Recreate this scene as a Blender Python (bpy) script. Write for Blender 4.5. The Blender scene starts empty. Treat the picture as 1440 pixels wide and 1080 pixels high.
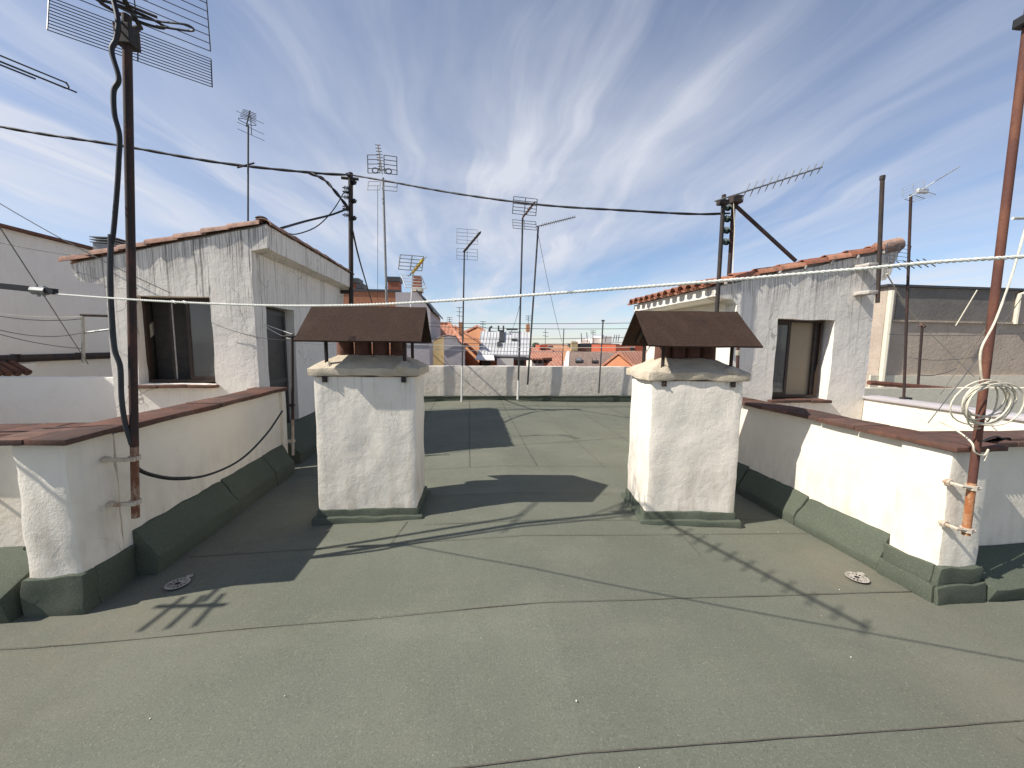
import bpy, bmesh, math, random
from mathutils import Vector as V, Matrix, noise
random.seed(7)
C = bpy.context.scene.collection
sc = bpy.context.scene
# ------------------------------------------------------------------ camera maths
F, H = 540.0, 1.6
YAW, PITCH, ROLL = map(math.radians, (6.35, 6.0, 0.7))
fwd = V((math.sin(YAW)*math.cos(PITCH), math.cos(YAW)*math.cos(PITCH), -math.sin(PITCH)))
rt0 = V((math.cos(YAW), -math.sin(YAW), 0)); up0 = rt0.cross(fwd)
RT = rt0*math.cos(ROLL)+up0*math.sin(ROLL); UP = up0*math.cos(ROLL)-rt0*math.sin(ROLL)
def ray(x, y): return fwd+RT*((x-720)/F)-UP*((y-540)/F)
def at(x, y, Y):                       # measured point of the photo placed at distance Y
    d = ray(x, y); return V((0, 0, H))+d*(Y/d.y)
def atx(x, y, X):
    d = ray(x, y); return V((0, 0, H))+d*(X/d.x)
# ------------------------------------------------------------------ materials
def mk(name):
    m = bpy.data.materials.new(name); m.use_nodes = True
    nt = m.node_tree; b = nt.nodes['Principled BSDF']
    return m, nt, b
class N:
    def __init__(s, nt): s.nt = nt
    def new(s, t, **k):
        n = s.nt.nodes.new(t)
        for a, v in k.items(): setattr(n, a, v)
        return n
    def link(s, a, b): s.nt.links.new(a, b)
    def val(s, sock, v):
        if hasattr(v, 'is_linked') or isinstance(v, bpy.types.NodeSocket): s.link(v, sock)
        else: sock.default_value = v
    def pos(s):
        return s.new('ShaderNodeNewGeometry').outputs['Position']
    def scale(s, vec, sc_, loc=(0, 0, 0)):
        n = s.new('ShaderNodeMapping'); s.link(vec, n.inputs[0])
        n.inputs['Scale'].default_value = sc_; n.inputs['Location'].default_value = loc
        return n.outputs[0]
    def noise(s, vec, sc_, det=4, rough=.55, dist=0):
        n = s.new('ShaderNodeTexNoise'); s.link(vec, n.inputs['Vector'])
        n.inputs['Scale'].default_value = sc_; n.inputs['Detail'].default_value = det
        n.inputs['Roughness'].default_value = rough; n.inputs['Distortion'].default_value = dist
        return n.outputs[0]
    def ramp(s, f, a, b, va=0., vb=1.):
        n = s.new('ShaderNodeMapRange'); s.val(n.inputs[0], f)
        n.inputs[1].default_value = a; n.inputs[2].default_value = b
        n.inputs[3].default_value = va; n.inputs[4].default_value = vb
        return n.outputs[0]
    def math(s, op, a, b=0., c=0.):
        n = s.new('ShaderNodeMath', operation=op)
        for i, v in enumerate((a, b, c)): s.val(n.inputs[i], v)
        return n.outputs[0]
    def mix(s, f, a, b, mode='MIX'):
        n = s.new('ShaderNodeMix', data_type='RGBA', blend_type=mode)
        s.val(n.inputs[0], f)
        for i, v in ((6, a), (7, b)):
            if isinstance(v, (tuple, list)): n.inputs[i].default_value = (*v[:3], 1)
            else: s.link(v, n.inputs[i])
        return n.outputs[2]
    def sep(s, v):
        n = s.new('ShaderNodeSeparateXYZ'); s.link(v, n.inputs[0]); return n.outputs
    def comb(s, x, y, z):
        n = s.new('ShaderNodeCombineXYZ')
        for i, v in enumerate((x, y, z)): s.val(n.inputs[i], v)
        return n.outputs[0]
    def bump(s, h, b, strength=.4, dist=.01):
        n = s.new('ShaderNodeBump'); s.link(h, n.inputs['Height'])
        n.inputs['Strength'].default_value = strength; n.inputs['Distance'].default_value = dist
        s.link(n.outputs[0], b.inputs['Normal'])

def plaster(name, col, dirt=.25, streak=0., bump=.5, grain=1., cracks=0., low=0., zlo=1.0, zhi=2.9, eave=None):
    m, nt, b = mk(name); n = N(nt); p = n.pos()
    dark = tuple(c*.62 for c in col)
    big = n.noise(p, 1.7, 5, .6); mid = n.noise(p, 7, 4, .6)
    c = n.mix(n.ramp(big, .42, .75, 0, dirt), col, dark)
    c = n.mix(n.ramp(mid, .52, .8, 0, dirt*.9), c, (col[0]*.72, col[1]*.67, col[2]*.6))
    if streak:
        sp = n.scale(p, (30, 30, .3)); s1 = n.noise(sp, 1, 2, .5)
        sp2 = n.scale(p, (62, 62, .8), (3, 5, 1)); s2 = n.noise(sp2, 1, 2, .5)
        z = n.sep(p)[2]
        # drip marks run down from the eave and die out
        zm = n.ramp(z, zlo, zhi, .1, 1.)
        wob = n.noise(n.scale(p, (5, 5, .2)), 1, 2)
        zm = n.math('MULTIPLY', zm, n.ramp(wob, .3, .62, .25, 1.3))
        s = n.math('MAXIMUM', n.ramp(s1, .58, .66, 0, .8), n.ramp(s2, .58, .68))
        f = n.math('MULTIPLY', n.math('MULTIPLY', s, zm), streak); f = n.math('MINIMUM', f, .85)
        c = n.mix(f, c, (.085, .075, .065))
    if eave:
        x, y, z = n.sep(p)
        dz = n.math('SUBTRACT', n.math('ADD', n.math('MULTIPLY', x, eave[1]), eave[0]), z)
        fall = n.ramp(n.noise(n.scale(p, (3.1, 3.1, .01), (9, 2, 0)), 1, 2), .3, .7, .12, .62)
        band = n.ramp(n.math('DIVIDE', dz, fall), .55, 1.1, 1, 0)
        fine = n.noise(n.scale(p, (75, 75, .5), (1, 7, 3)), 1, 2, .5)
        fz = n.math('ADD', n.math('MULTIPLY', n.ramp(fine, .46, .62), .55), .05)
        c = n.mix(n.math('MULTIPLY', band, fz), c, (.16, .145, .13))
    if low:
        z = n.sep(p)[2]
        f = n.math('MULTIPLY', n.ramp(z, .75, .15), n.ramp(n.noise(n.scale(p, (9, 9, 3)), 1, 4), .42, .72, 0, low))
        c = n.mix(f, c, (col[0]*.5, col[1]*.46, col[2]*.4))
    if cracks:
        wp = n.new('ShaderNodeVectorMath', operation='ADD')
        nn = n.new('ShaderNodeTexNoise'); n.link(p, nn.inputs['Vector']); nn.inputs['Scale'].default_value = 3
        sc2 = n.new('ShaderNodeVectorMath', operation='SCALE'); n.link(nn.outputs['Color'], sc2.inputs[0]); sc2.inputs['Scale'].default_value = .5
        n.link(p, wp.inputs[0]); n.link(sc2.outputs[0], wp.inputs[1])
        vo = n.new('ShaderNodeTexVoronoi', feature='DISTANCE_TO_EDGE'); n.link(wp.outputs[0], vo.inputs['Vector']); vo.inputs['Scale'].default_value = 1.1
        ed = n.ramp(vo.outputs['Distance'], .002, .007, 1, 0)
        f = n.math('MULTIPLY', ed, n.ramp(n.noise(p, 1.3, 2), .5, .56, 0, cracks))
        c = n.mix(f, c, (.12, .1, .085))
    n.link(c, b.inputs['Base Color']); b.inputs['Roughness'].default_value = .95
    b.inputs['Specular IOR Level'].default_value = .15
    h = n.math('ADD', n.math('MULTIPLY', n.noise(p, 9, 5, .6), 1.6), n.math('MULTIPLY', n.noise(p, 60*grain, 4, .7), .55))
    n.bump(h, b, bump, .012)
    return m

def simple(name, col, rough=.7, metal=0., var=.25, nscale=12, bump=0., spec=.3, col2=None, thr=(.45, .7)):
    m, nt, b = mk(name); n = N(nt); p = n.pos()
    c2 = col2 or tuple(x*(1-var) for x in col)
    c = n.mix(n.ramp(n.noise(p, nscale, 5, .65), *thr), col, c2)
    n.link(c, b.inputs['Base Color']); b.inputs['Roughness'].default_value = rough
    b.inputs['Metallic'].default_value = metal; b.inputs['Specular IOR Level'].default_value = spec
    if bump: n.bump(n.noise(p, nscale*4, 4, .7), b, bump, .006)
    return m

def island(name, cols, rough=.9, bump=.3, dirt=(.09, .075, .06), nscale=14):
    m, nt, b = mk(name); n = N(nt); p = n.pos()
    g = n.new('ShaderNodeNewGeometry')
    cr = n.new('ShaderNodeValToRGB'); n.link(g.outputs['Random Per Island'], cr.inputs[0])
    e = cr.color_ramp.elements
    for i, c in enumerate(cols):
        el = e[i] if i < 2 else e.new(1)
        el.position = i/(len(cols)-1); el.color = (*c, 1)
    c = n.mix(n.ramp(n.noise(p, nscale, 6, .72), .44, .7, 0, .85), cr.outputs[0], dirt)
    n.link(c, b.inputs['Base Color']); b.inputs['Roughness'].default_value = rough
    b.inputs['Specular IOR Level'].default_value = .2
    n.bump(n.noise(p, 50, 4, .7), b, bump, .006)
    return m

def felt_mat(name, col, dusty=True, dark=1.):
    m, nt, b = mk(name); n = N(nt); p = n.pos()
    c = tuple(x*dark for x in col)
    g1 = n.noise(p, 105, 3, .8); g2 = n.noise(p, 420, 1, .5)
    base = n.mix(n.ramp(n.noise(p, 1.1, 5, .6), .35, .7), c, tuple(x*.8 for x in c))
    base = n.mix(n.ramp(n.noise(n.scale(p, (3.5, .5, 1)), 1, 4, .6), .5, .75, 0, .28), base, (c[0]*1.1, c[1]*1.02, c[2]*.95))
    if dusty:
        x, y, z = n.sep(p)
        wn_ = n.new('ShaderNodeTexWhiteNoise', noise_dimensions='1D')
        ia = n.math('FLOOR', n.math('DIVIDE', n.math('SUBTRACT', y, .37), .875))
        ib = n.math('ADD', n.math('FLOOR', n.math('DIVIDE', n.math('ADD', x, 1.86), .915)), 37.)
        far_ = n.math('GREATER_THAN', y, 4.76)
        n.link(n.math('ADD', n.math('MULTIPLY', ia, n.math('SUBTRACT', 1., far_)), n.math('MULTIPLY', ib, far_)), wn_.inputs['W'])
        base = n.mix(n.ramp(wn_.outputs['Value'], 0, 1, 0, .3), base, tuple(k*.72 for k in c))
        base = n.mix(n.math('MULTIPLY', n.math('GREATER_THAN', x, .45), .12), base, tuple(k*.6 for k in c))  # right of the ridge darker: the slope's weaker sunlight painted into the felt colour
        base = n.mix(n.ramp(n.noise(n.scale(p, (.8, 2.2, 1), (5, 1, 0)), 1, 6, .65), .5, .68, 0, .3), base, (c[0]*1.35, c[1]*1.25, c[2]*1.25))
        base = n.mix(n.ramp(n.noise(n.scale(p, (1.3, 1.3, 1), (1, 8, 0)), 1, 7, .7), .58, .7, 0, .35), base, tuple(k*.55 for k in c))
    base = n.mix(n.ramp(g1, .58, .72, 0, .75), base, (c[0]*1.9, c[1]*1.85, c[2]*1.8))
    base = n.mix(n.ramp(g1, .44, .3, 0, .7), base, (c[0]*.45, c[1]*.47, c[2]*.45))
    base = n.mix(n.ramp(g2, .66, .74, 0, .55), base, (.42, .41, .36))
    if dusty:
        x, y, z = n.sep(p)
        # silt washed towards the two drains
        tot = None
        for cx, cy, r in ((-2.05, 2.25, .95), (2.75, 2.3, .9), (-2.3, 1.55, .7), (2.5, 1.3, .55), (-.2, 10.1, .8)):
            d = n.math('SQRT', n.math('ADD', n.math('POWER', n.math('SUBTRACT', x, cx), 2), n.math('POWER', n.math('SUBTRACT', y, cy), 2)))
            f = n.ramp(d, r, r*.1)
            tot = f if tot is None else n.math('MAXIMUM', tot, f)
        f = n.math('MULTIPLY', tot, n.ramp(n.noise(p, 4.5, 6, .68), .3, .66))
        base = n.mix(n.math('MULTIPLY', f, .42), base, (.21, .17, .125))
    n.link(base, b.inputs['Base Color']); b.inputs['Roughness'].default_value = .93
    b.inputs['Specular IOR Level'].default_value = .22
    h = n.math('ADD', n.math('MULTIPLY', g1, .5), n.math('MULTIPLY', n.noise(p, 5, 3), 1.2))
    n.bump(h, b, .5, .008)
    return m

def rust_mat(name, a, b_, thr=(.45, .6), scale=9):
    m, nt, b = mk(name); n = N(nt); p = n.pos()
    c = n.mix(n.ramp(n.noise(n.scale(p, (1, 1, .4)), scale, 6, .7), *thr), a, b_)
    c = n.mix(n.ramp(n.noise(p, 45, 3, .7), .55, .75, 0, .5), c, (a[0]*.4, a[1]*.4, a[2]*.4))
    n.link(c, b.inputs['Base Color']); b.inputs['Roughness'].default_value = .8
    n.bump(n.noise(p, 60, 4, .7), b, .4, .004)
    return m

def glass_mat(name, tint=(.5, .53, .52), op=.45):
    m, nt, b = mk(name); n = N(nt)
    out = nt.nodes['Material Output']
    tr = n.new('ShaderNodeBsdfTransparent'); tr.inputs[0].default_value = (.75, .78, .77, 1)
    b.inputs['Base Color'].default_value = (*[t*.12 for t in tint], 1); b.inputs['Roughness'].default_value = .08
    b.inputs['Specular IOR Level'].default_value = .9
    mx = n.new('ShaderNodeMixShader'); mx.inputs[0].default_value = op
    n.link(tr.outputs[0], mx.inputs[1]); n.link(b.outputs[0], mx.inputs[2]); n.link(mx.outputs[0], out.inputs[0])
    return m

def brick_mat(name, a, b_, mortar, scale=6.0):
    m, nt, b = mk(name); n = N(nt); p = n.pos()
    x, y, z = n.sep(p)
    v = n.comb(n.math('ADD', x, y), z, 0)
    br = n.new('ShaderNodeTexBrick'); n.link(v, br.inputs['Vector'])
    br.inputs['Color1'].default_value = (*a, 1); br.inputs['Color2'].default_value = (*b_, 1); br.inputs['Mortar'].default_value = (*mortar, 1)
    br.inputs['Scale'].default_value = scale; br.inputs['Mortar Size'].default_value = .012
    c = n.mix(n.ramp(n.noise(p, 1.2, 5, .6), .4, .7, 0, .35), br.outputs[0], tuple(k*.6 for k in a))
    n.link(c, b.inputs['Base Color']); b.inputs['Roughness'].default_value = .92
    return m

def rooftile_far(name, cols, axis='x', per=.22, course=.4):
    m, nt, b = mk(name); n = N(nt); p = n.pos(); x, y, z = n.sep(p)
    u = x if axis == 'x' else y
    w = n.math('SINE', n.math('MULTIPLY', u, 2*math.pi/per))
    c = n.mix(n.ramp(n.noise(p, 1.3, 6, .7), .35, .7), cols[0], cols[1])
    c = n.mix(n.ramp(n.noise(n.scale(p, (4.5, 2.5, 2.5)), 1, 2), .45, .62, 0, .6), c, cols[2])
    n.link(c, b.inputs['Base Color']); b.inputs['Roughness'].default_value = .9
    saw = n.math('FRACT', n.math('MULTIPLY', z, 1/(course*.4)))
    n.bump(n.math('ADD', w, n.math('MULTIPLY', saw, .8)), b, .5, .022)
    return m

M = {}
M['white_wall'] = plaster('white_wall', (.84, .765, .64), .22, 0, .38, 1, 0, .5)
M['chimney_wall'] = plaster('chimney_wall', (.85, .775, .66), .3, .3, .45, 1.5, .35, .7, .95, 1.4)
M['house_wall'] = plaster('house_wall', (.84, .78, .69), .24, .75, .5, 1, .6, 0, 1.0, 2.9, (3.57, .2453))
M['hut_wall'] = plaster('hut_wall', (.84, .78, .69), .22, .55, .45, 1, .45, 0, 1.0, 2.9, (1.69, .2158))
M['house_side'] = plaster('house_side', (.82, .765, .68), .25, .6, .4, 1, .6, 0)
M['eave_white'] = plaster('eave_white', (.84, .78, .68), .18, .15, .4)
M['far_white'] = plaster('far_white', (.80, .765, .70), .2, .06, .3)
M['parapet_far'] = plaster('parapet_far', (.74, .675, .585), .35, .1, .8, 1, .4, .4, 0, 1)
M['tan_render'] = plaster('tan_render', (.50, .41, .325), .5, .2, .8, 1, .5, 0, 0, 3.2)
M['grey_render'] = plaster('grey_render', (.22, .20, .175), .5, .15, .6, 1, 0, 0, 0, 3.2)
M['cream'] = plaster('cream', (.72, .66, .52), .2, 0, .3)
M['concrete'] = plaster('concrete', (.62, .53, .40), .85, 0, 1.2, 1.3)
M['room'] = simple('room', (.07, .064, .056), .9)
M['room_beige'] = simple('room_beige', (.34, .275, .19), .9, var=.08)
M['felt'] = felt_mat('felt', (.156, .162, .123))
M['felt_dark'] = felt_mat('felt_dark', (.092, .106, .077), False)
M['seam'] = simple('seam', (.115, .10, .078), .95, var=.4, nscale=30, bump=.4)
M['coping'] = island('coping', [(.13, .062, .043), (.17, .083, .058), (.10, .058, .046), (.20, .11, .08)], .85, .5, (.05, .042, .037), 9)
M['tile'] = island('tile', [(.42, .17, .095), (.34, .12, .07), (.50, .235, .145), (.28, .105, .065)], .85, .4, (.1, .075, .06), 12)
M['tile_old'] = island('tile_old', [(.42, .255, .185), (.34, .185, .13), (.48, .31, .23), (.29, .165, .12)], .9, .5, (.1, .085, .07), 12)
M['mortar'] = simple('mortar', (.55, .5, .44), .95, var=.3, bump=.6)
M['hood'] = simple('hood', (.060, .036, .026), .85, 0, nscale=60, bump=1., spec=.12, col2=(.034, .021, .016))
_h = N(M['hood'].node_tree); _b = M['hood'].node_tree.nodes['Principled BSDF']; _p = _h.pos()
_l = _b.inputs['Base Color'].links[0].from_socket
_c = _h.mix(_h.ramp(_h.noise(_h.scale(_p, (9, 3, 3)), 1, 5, .65), .5, .8, 0, .3), _l, (.11, .078, .058))
_c = _h.mix(_h.ramp(_h.noise(_p, 5, 5, .65), .55, .72, 0, .5), _c, (.028, .02, .018))
_h.link(_c, _b.inputs['Base Color'])
M['hood_under'] = simple('hood_under', (.03, .024, .022), .8)
M['pot'] = simple('pot', (.15, .07, .05), .8, var=.5)
M['black_metal'] = rust_mat('black_metal', (.028, .024, .022), (.06, .035, .025))
M['rust'] = rust_mat('rust', (.11, .04, .027), (.17, .065, .036))
M['rust_dark'] = rust_mat('rust_dark', (.035, .02, .017), (.09, .032, .022), (.5, .66))
M['rust_bright'] = rust_mat('rust_bright', (.34, .115, .035), (.52, .36, .22), (.46, .6), 14)
M['rust_pale'] = rust_mat('rust_pale', (.16, .06, .03), (.42, .31, .22), (.44, .6), 16)
M['pole_paint'] = rust_mat('pole_paint', (.56, .48, .38), (.33, .17, .09), (.5, .68), 10)
M['grey_metal'] = simple('grey_metal', (.30, .30, .29), .5, .6, nscale=20)
M['dark_steel'] = simple('dark_steel', (.085, .085, .085), .5, .5, nscale=20)
M['aluminium'] = simple('aluminium', (.55, .55, .54), .35, .8, nscale=20)
M['white_metal'] = simple('white_metal', (.72, .71, .67), .5, .2, nscale=20)
M['black_plastic'] = simple('black_plastic', (.014, .014, .015), .55, spec=.4)
M['green_plastic'] = simple('green_plastic', (.012, .032, .027), .4)
M['wire'] = simple('wire', (.10, .10, .10), .6)
M['white_cord'] = simple('white_cord', (.70, .69, .62), .75, var=.2, nscale=40)
M['cream_cable'] = simple('cream_cable', (.66, .60, .47), .6, var=.25, nscale=30)
M['brown_frame'] = simple('brown_frame', (.05, .033, .024), .5)
M['door'] = simple('door', (.045, .043, .04), .45, var=.4, nscale=5)
M['glass'] = glass_mat('glass')
M['glass_dull'] = glass_mat('glass_dull', (1.4, 1.4, 1.35), .55)
M['brick'] = brick_mat('brick', (.42, .17, .08), (.34, .12, .055), (.45, .34, .26), 5)
M['brick_red'] = brick_mat('brick_red', (.36, .11, .055), (.28, .085, .045), (.35, .25, .2), 5)
M['orange_wall'] = brick_mat('orange_wall', (.55, .26, .125), (.47, .21, .10), (.5, .33, .22), 4)
M['salmon'] = plaster('salmon', (.62, .27, .14), .3, .1, .3)
M['redwall'] = plaster('redwall', (.5, .13, .07), .3, .1, .3)
M['yellow'] = plaster('yellow', (.66, .50, .26), .3, .1, .3)
M['lilac'] = plaster('lilac', (.50, .46, .46), .35, .2, .3)
M['far_tile'] = rooftile_far('far_tile', [(.44, .19, .115), (.35, .14, .085), (.48, .26, .18)])
M['far_tile_brown'] = rooftile_far('far_tile_brown', [(.24, .16, .12), (.17, .11, .085), (.3, .21, .165)])
M['ground_mat'] = simple('ground_mat', (.17, .16, .145), .95, var=.5, nscale=.05)
M['leaf'] = simple('leaf', (.09, .115, .07), .9, var=.5, nscale=.5)
M['drain_plastic'] = simple('drain_plastic', (.42, .38, .32), .8, var=.5, nscale=25)
M['yellow_plastic'] = simple('yellow_plastic', (.62, .42, .05), .5)

m, nt, b = mk('metal_roof'); n = N(nt); p = n.pos()
c = n.mix(n.ramp(n.noise(n.scale(p, (3, .6, .6)), 1, 4), .4, .7), (.63, .62, .60), (.5, .49, .475))
n.link(c, b.inputs['Base Color']); b.inputs['Roughness'].default_value = .55; b.inputs['Metallic'].default_value = .05
M['metal_roof'] = m
# ------------------------------------------------------------------ mesh helpers
ORG = {}
class MB:
    def __init__(s): s.bm = bmesh.new()
    def add(s, vs, fs):
        b = [s.bm.verts.new(v) for v in vs]
        for f in fs:
            try: s.bm.faces.new([b[i] for i in f])
            except ValueError: pass
        return s
    def box(s, x0, y0, z0, x1, y1, z1, mat=None):
        vs = [V((x, y, z)) for z in (z0, z1) for y in (y0, y1) for x in (x0, x1)]
        if mat: vs = [mat @ v for v in vs]
        return s.add(vs, [(0, 2, 3, 1), (4, 5, 7, 6), (0, 1, 5, 4), (2, 6, 7, 3), (0, 4, 6, 2), (1, 3, 7, 5)])
    def prism(s, pts, d):               # polygon (3D points) extruded by vector d
        pts = [V(p) for p in pts]; d = V(d); k = len(pts)
        nrm = V((0, 0, 0))
        for i in range(k): nrm += pts[i].cross(pts[(i+1) % k])
        if nrm.dot(d) > 0: pts = pts[::-1]
        return s.add(pts+[q+d for q in pts], [tuple(range(k)), tuple(range(2*k-1, k-1, -1))] +
                     [((i+1) % k, i, k+i, k+(i+1) % k) for i in range(k)])
    def tube(s, path, r, n=8, caps=True):
        path = [V(p) for p in path]; k = len(path)
        rs = r if isinstance(r, (list, tuple)) else [r]*k
        t0 = (path[1]-path[0]).normalized()
        a = t0.orthogonal().normalized(); rings = []
        for i in range(k):
            t = (path[min(i+1, k-1)]-path[max(i-1, 0)])
            if t.length < 1e-9: t = t0
            t.normalize(); a = (a-t*a.dot(t))
            if a.length < 1e-6: a = t.orthogonal()
            a.normalize(); bb = t.cross(a)
            rings.append([s.bm.verts.new(path[i]+(a*math.cos(2*math.pi*j/n)+bb*math.sin(2*math.pi*j/n))*rs[i]) for j in range(n)])
        for i in range(k-1):
            for j in range(n):
                s.bm.faces.new((rings[i][j], rings[i][(j+1) % n], rings[i+1][(j+1) % n], rings[i+1][j]))
        if caps:
            s.bm.faces.new(rings[0][::-1]); s.bm.faces.new(rings[-1])
        return s
    def build(s, name, mat, parent=None, bevel=0, sub=0, rough=0., freq=3., smooth=None, base=None):
        bm = s.bm
        bm.normal_update()
        if bevel:
            es = [e for e in bm.edges if len(e.link_faces) == 2 and e.calc_face_angle(0) > .5]
            bmesh.ops.bevel(bm, geom=es, offset=bevel, segments=2, affect='EDGES', profile=.6)
        if sub:
            for _ in range(7):
                es = [e for e in bm.edges if e.calc_length() > sub*1.5]
                if not es or len(bm.verts) > 60000: break
                bmesh.ops.subdivide_edges(bm, edges=es, cuts=1, use_grid_fill=True)
        if rough:
            for v in bm.verts:
                d = noise.noise_vector(v.co*freq)*rough+noise.noise_vector(v.co*freq*3.7)*rough*.4
                v.co += d
        if parent: o0 = ORG[parent]
        else:
            cs = [v.co for v in bm.verts]
            o0 = V(base) if base is not None else V((sum(c.x for c in cs)/len(cs), sum(c.y for c in cs)/len(cs), min(c.z for c in cs)))
        for v in bm.verts: v.co -= o0
        me = bpy.data.meshes.new(name); bm.to_mesh(me); bm.free()
        me.materials.append(M[mat] if isinstance(mat, str) else mat)
        o = bpy.data.objects.new(name, me); C.objects.link(o)
        if parent: o.parent = parent
        else: o.location = o0
        ORG[o] = o0
        if smooth or rough:
            me.polygons.foreach_set('use_smooth', [True]*len(me.polygons))
            me.set_sharp_from_angle(angle=math.radians(smooth or 38))
        return o
def tag(o, label, cat, group=None):
    o['label'] = label; o['category'] = cat
    if group: o['group'] = group
    return o
def thing(name, label, cat, loc=(0, 0, 0), group=None):
    o = bpy.data.objects.new(name, None); C.objects.link(o); o.location = loc; o.empty_display_size = .2
    ORG[o] = V(loc); return tag(o, label, cat, group)
def struct(o, kind='structure'): o['kind'] = kind; return o
def spline(pts, n=10):                  # Catmull-Rom
    pts = [V(p) for p in pts]; out = []
    P = [pts[0]*2-pts[1]]+pts+[pts[-1]*2-pts[-2]]
    for i in range(1, len(P)-2):
        for k in range(n):
            t = k/n; a, b_, c_, d = P[i-1], P[i], P[i+1], P[i+2]
            out.append(.5*((2*b_)+(c_-a)*t+(2*a-5*b_+4*c_-d)*t*t+(3*b_-a-3*c_+d)*t**3))
    out.append(pts[-1]); return out
def sag(a, b_, drop, n=16):
    a, b_ = V(a), V(b_)
    return [a.lerp(b_, i/n)-V((0, 0, drop*4*(i/n)*(1-i/n))) for i in range(n+1)]
def resample(path, step):
    out = [path[0]]; acc = 0
    for i in range(1, len(path)):
        a, b_ = path[i-1], path[i]; L = (b_-a).length; t = step-acc
        while t <= L:
            out.append(a.lerp(b_, t/L)); t += step
        acc = L-(t-step)
    out.append(path[-1]); return out
def twist(mb, path, R, r, pitch, strands=2, n=6):
    pa = resample(path, pitch/7)
    for s_ in range(strands):
        q = []; L = 0
        for i, p_ in enumerate(pa):
            if i: L += (p_-pa[i-1]).length
            t = (pa[min(i+1, len(pa)-1)]-pa[max(i-1, 0)]).normalized()
            a = t.cross(V((0, 0, 1))); a = a.normalized() if a.length > 1e-4 else V((1, 0, 0)); b2 = t.cross(a)
            an = 2*math.pi*(L/pitch+s_/strands)
            q.append(p_+(a*math.cos(an)+b2*math.sin(an))*R)
        mb.tube(q, r, n)
    return mb
# ------------------------------------------------------------------ deck
def gz(x): return .045-.032*min(abs(x-.45), 2.6)
LX, RX = -2.3, 3.1                     # inner faces of the two parapets
xs = [-9, -4.2, -2.6, -2.29, -.9, .45, 1.8, 3.09, 3.25, 6.2, 9]
ys = [-5, 0, 2.1, 2.3, 2.72, 4.3, 4.45, 5.05, 6.6, 8.4, 10.75]
def deck_in(x, y):
    if y < 2.1: return True
    if y < 2.3: return -9 < x < 9
    if y < 2.72: return x < RX
    if y > 8.4: return -9 < x < 6.2
    if LX < x < RX: return True
    if x < LX: return y > 5.05 and x > -2.6
    return y > 4.45 and x < 6.2 and (x < 3.25 or y > 6.6)
mb = MB(); vid = {}
def gv(x, y):
    if (x, y) not in vid: vid[(x, y)] = mb.bm.verts.new((x, y, gz(x)))
    return vid[(x, y)]
for i in range(len(xs)-1):
    for j in range(len(ys)-1):
        if deck_in((xs[i]+xs[i+1])/2, (ys[j]+ys[j+1])/2):
            mb.bm.faces.new((gv(xs[i], ys[j]), gv(xs[i+1], ys[j]), gv(xs[i+1], ys[j+1]), gv(xs[i], ys[j+1])))
deck = struct(mb.build('roof_deck', 'felt', sub=.22, rough=.006, freq=1.4, smooth=60, base=(0, 0, 0)))
# lap seams of the membrane: thin beads of bitumen
mb = MB()
def bead(pts, w=.006, wob=.007):
    pts = resample([V((p[0], p[1], 0)) for p in pts], .12); L, R_ = [], []
    for i, p_ in enumerate(pts):
        t = (pts[min(i+1, len(pts)-1)]-pts[max(i-1, 0)]).normalized(); a = V((-t.y, t.x, 0))
        p2 = p_+a*noise.noise(p_*1.3)*wob+a*noise.noise(p_*6+V((3, 1, 0)))*wob*.35
        ww = w*(1+.8*noise.noise(p_*4+V((0, 0, 5))))*.5
        z = gz(p2.x)+.0075
        L.append(mb.bm.verts.new((*(p2+a*ww).xy, z))); R_.append(mb.bm.verts.new((*(p2-a*ww).xy, z)))
    for i in range(len(pts)-1): mb.bm.faces.new((R_[i], R_[i+1], L[i+1], L[i]))
for y, x0, x1 in ((.35, -8, 8), (1.27, -8, 8), (2.13, -8, 8), (2.95, -2.1, 2.95), (3.22, -.4, 2.9), (3.85, -.4, 1.5), (4.75, -2.1, 3.0), (9.75, -4, 6)):
    bead([(x0, y+.04), (.45, y), (x1, y-.03)], .005)
for x, y0, y1 in ((-1.85, 4.8, 10.4), (-.92, 4.8, 10.4), (0, 4.78, 10.4), (.86, 4.78, 10.4), (1.76, 4.72, 10.4), (2.68, 4.7, 10.4), (3.6, 6.8, 10.4)):
    bead([(x, y0), (x, y1)], .008)
for x, y0, y1 in ((-.62, 2.97, 3.35), (2.2, .38, 1.2), (1.75, 2.6, 3.15)): bead([(x, y0), (x+.07, y1)], .005)
mb.build('lap_seam', 'seam', deck)
# grit
mb = MB()
for i in range(45):
    x, y = random.uniform(-2.2, 3), random.uniform(1.0, 8.5); r = random.uniform(.0015, .0034)
    q = [V((math.cos(a)*r*random.uniform(.6, 1.4), math.sin(a)*r*random.uniform(.6, 1.4), 0)) for a in (0, 1.2, 2.6, 3.8, 5)]
    mb.prism([(x+v.x, y+v.y, gz(x)+.006) for v in q], (0, 0, r))
g_ = struct(mb.build('grit', 'white_wall'), 'stuff'); tag(g_, 'pale specks of grit scattered over the green roof felt', 'grit')
struct(MB().box(-6.2, 2.3, -7, 9, 8.5, -6.5).build('courtyard_floor', 'ground_mat'))
struct(MB().add([(-4000, -4000, -17), (4000, -4000, -17), (4000, 4000, -17), (-4000, 4000, -17)], [(0, 1, 2, 3)]).build('ground', 'ground_mat'))

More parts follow.
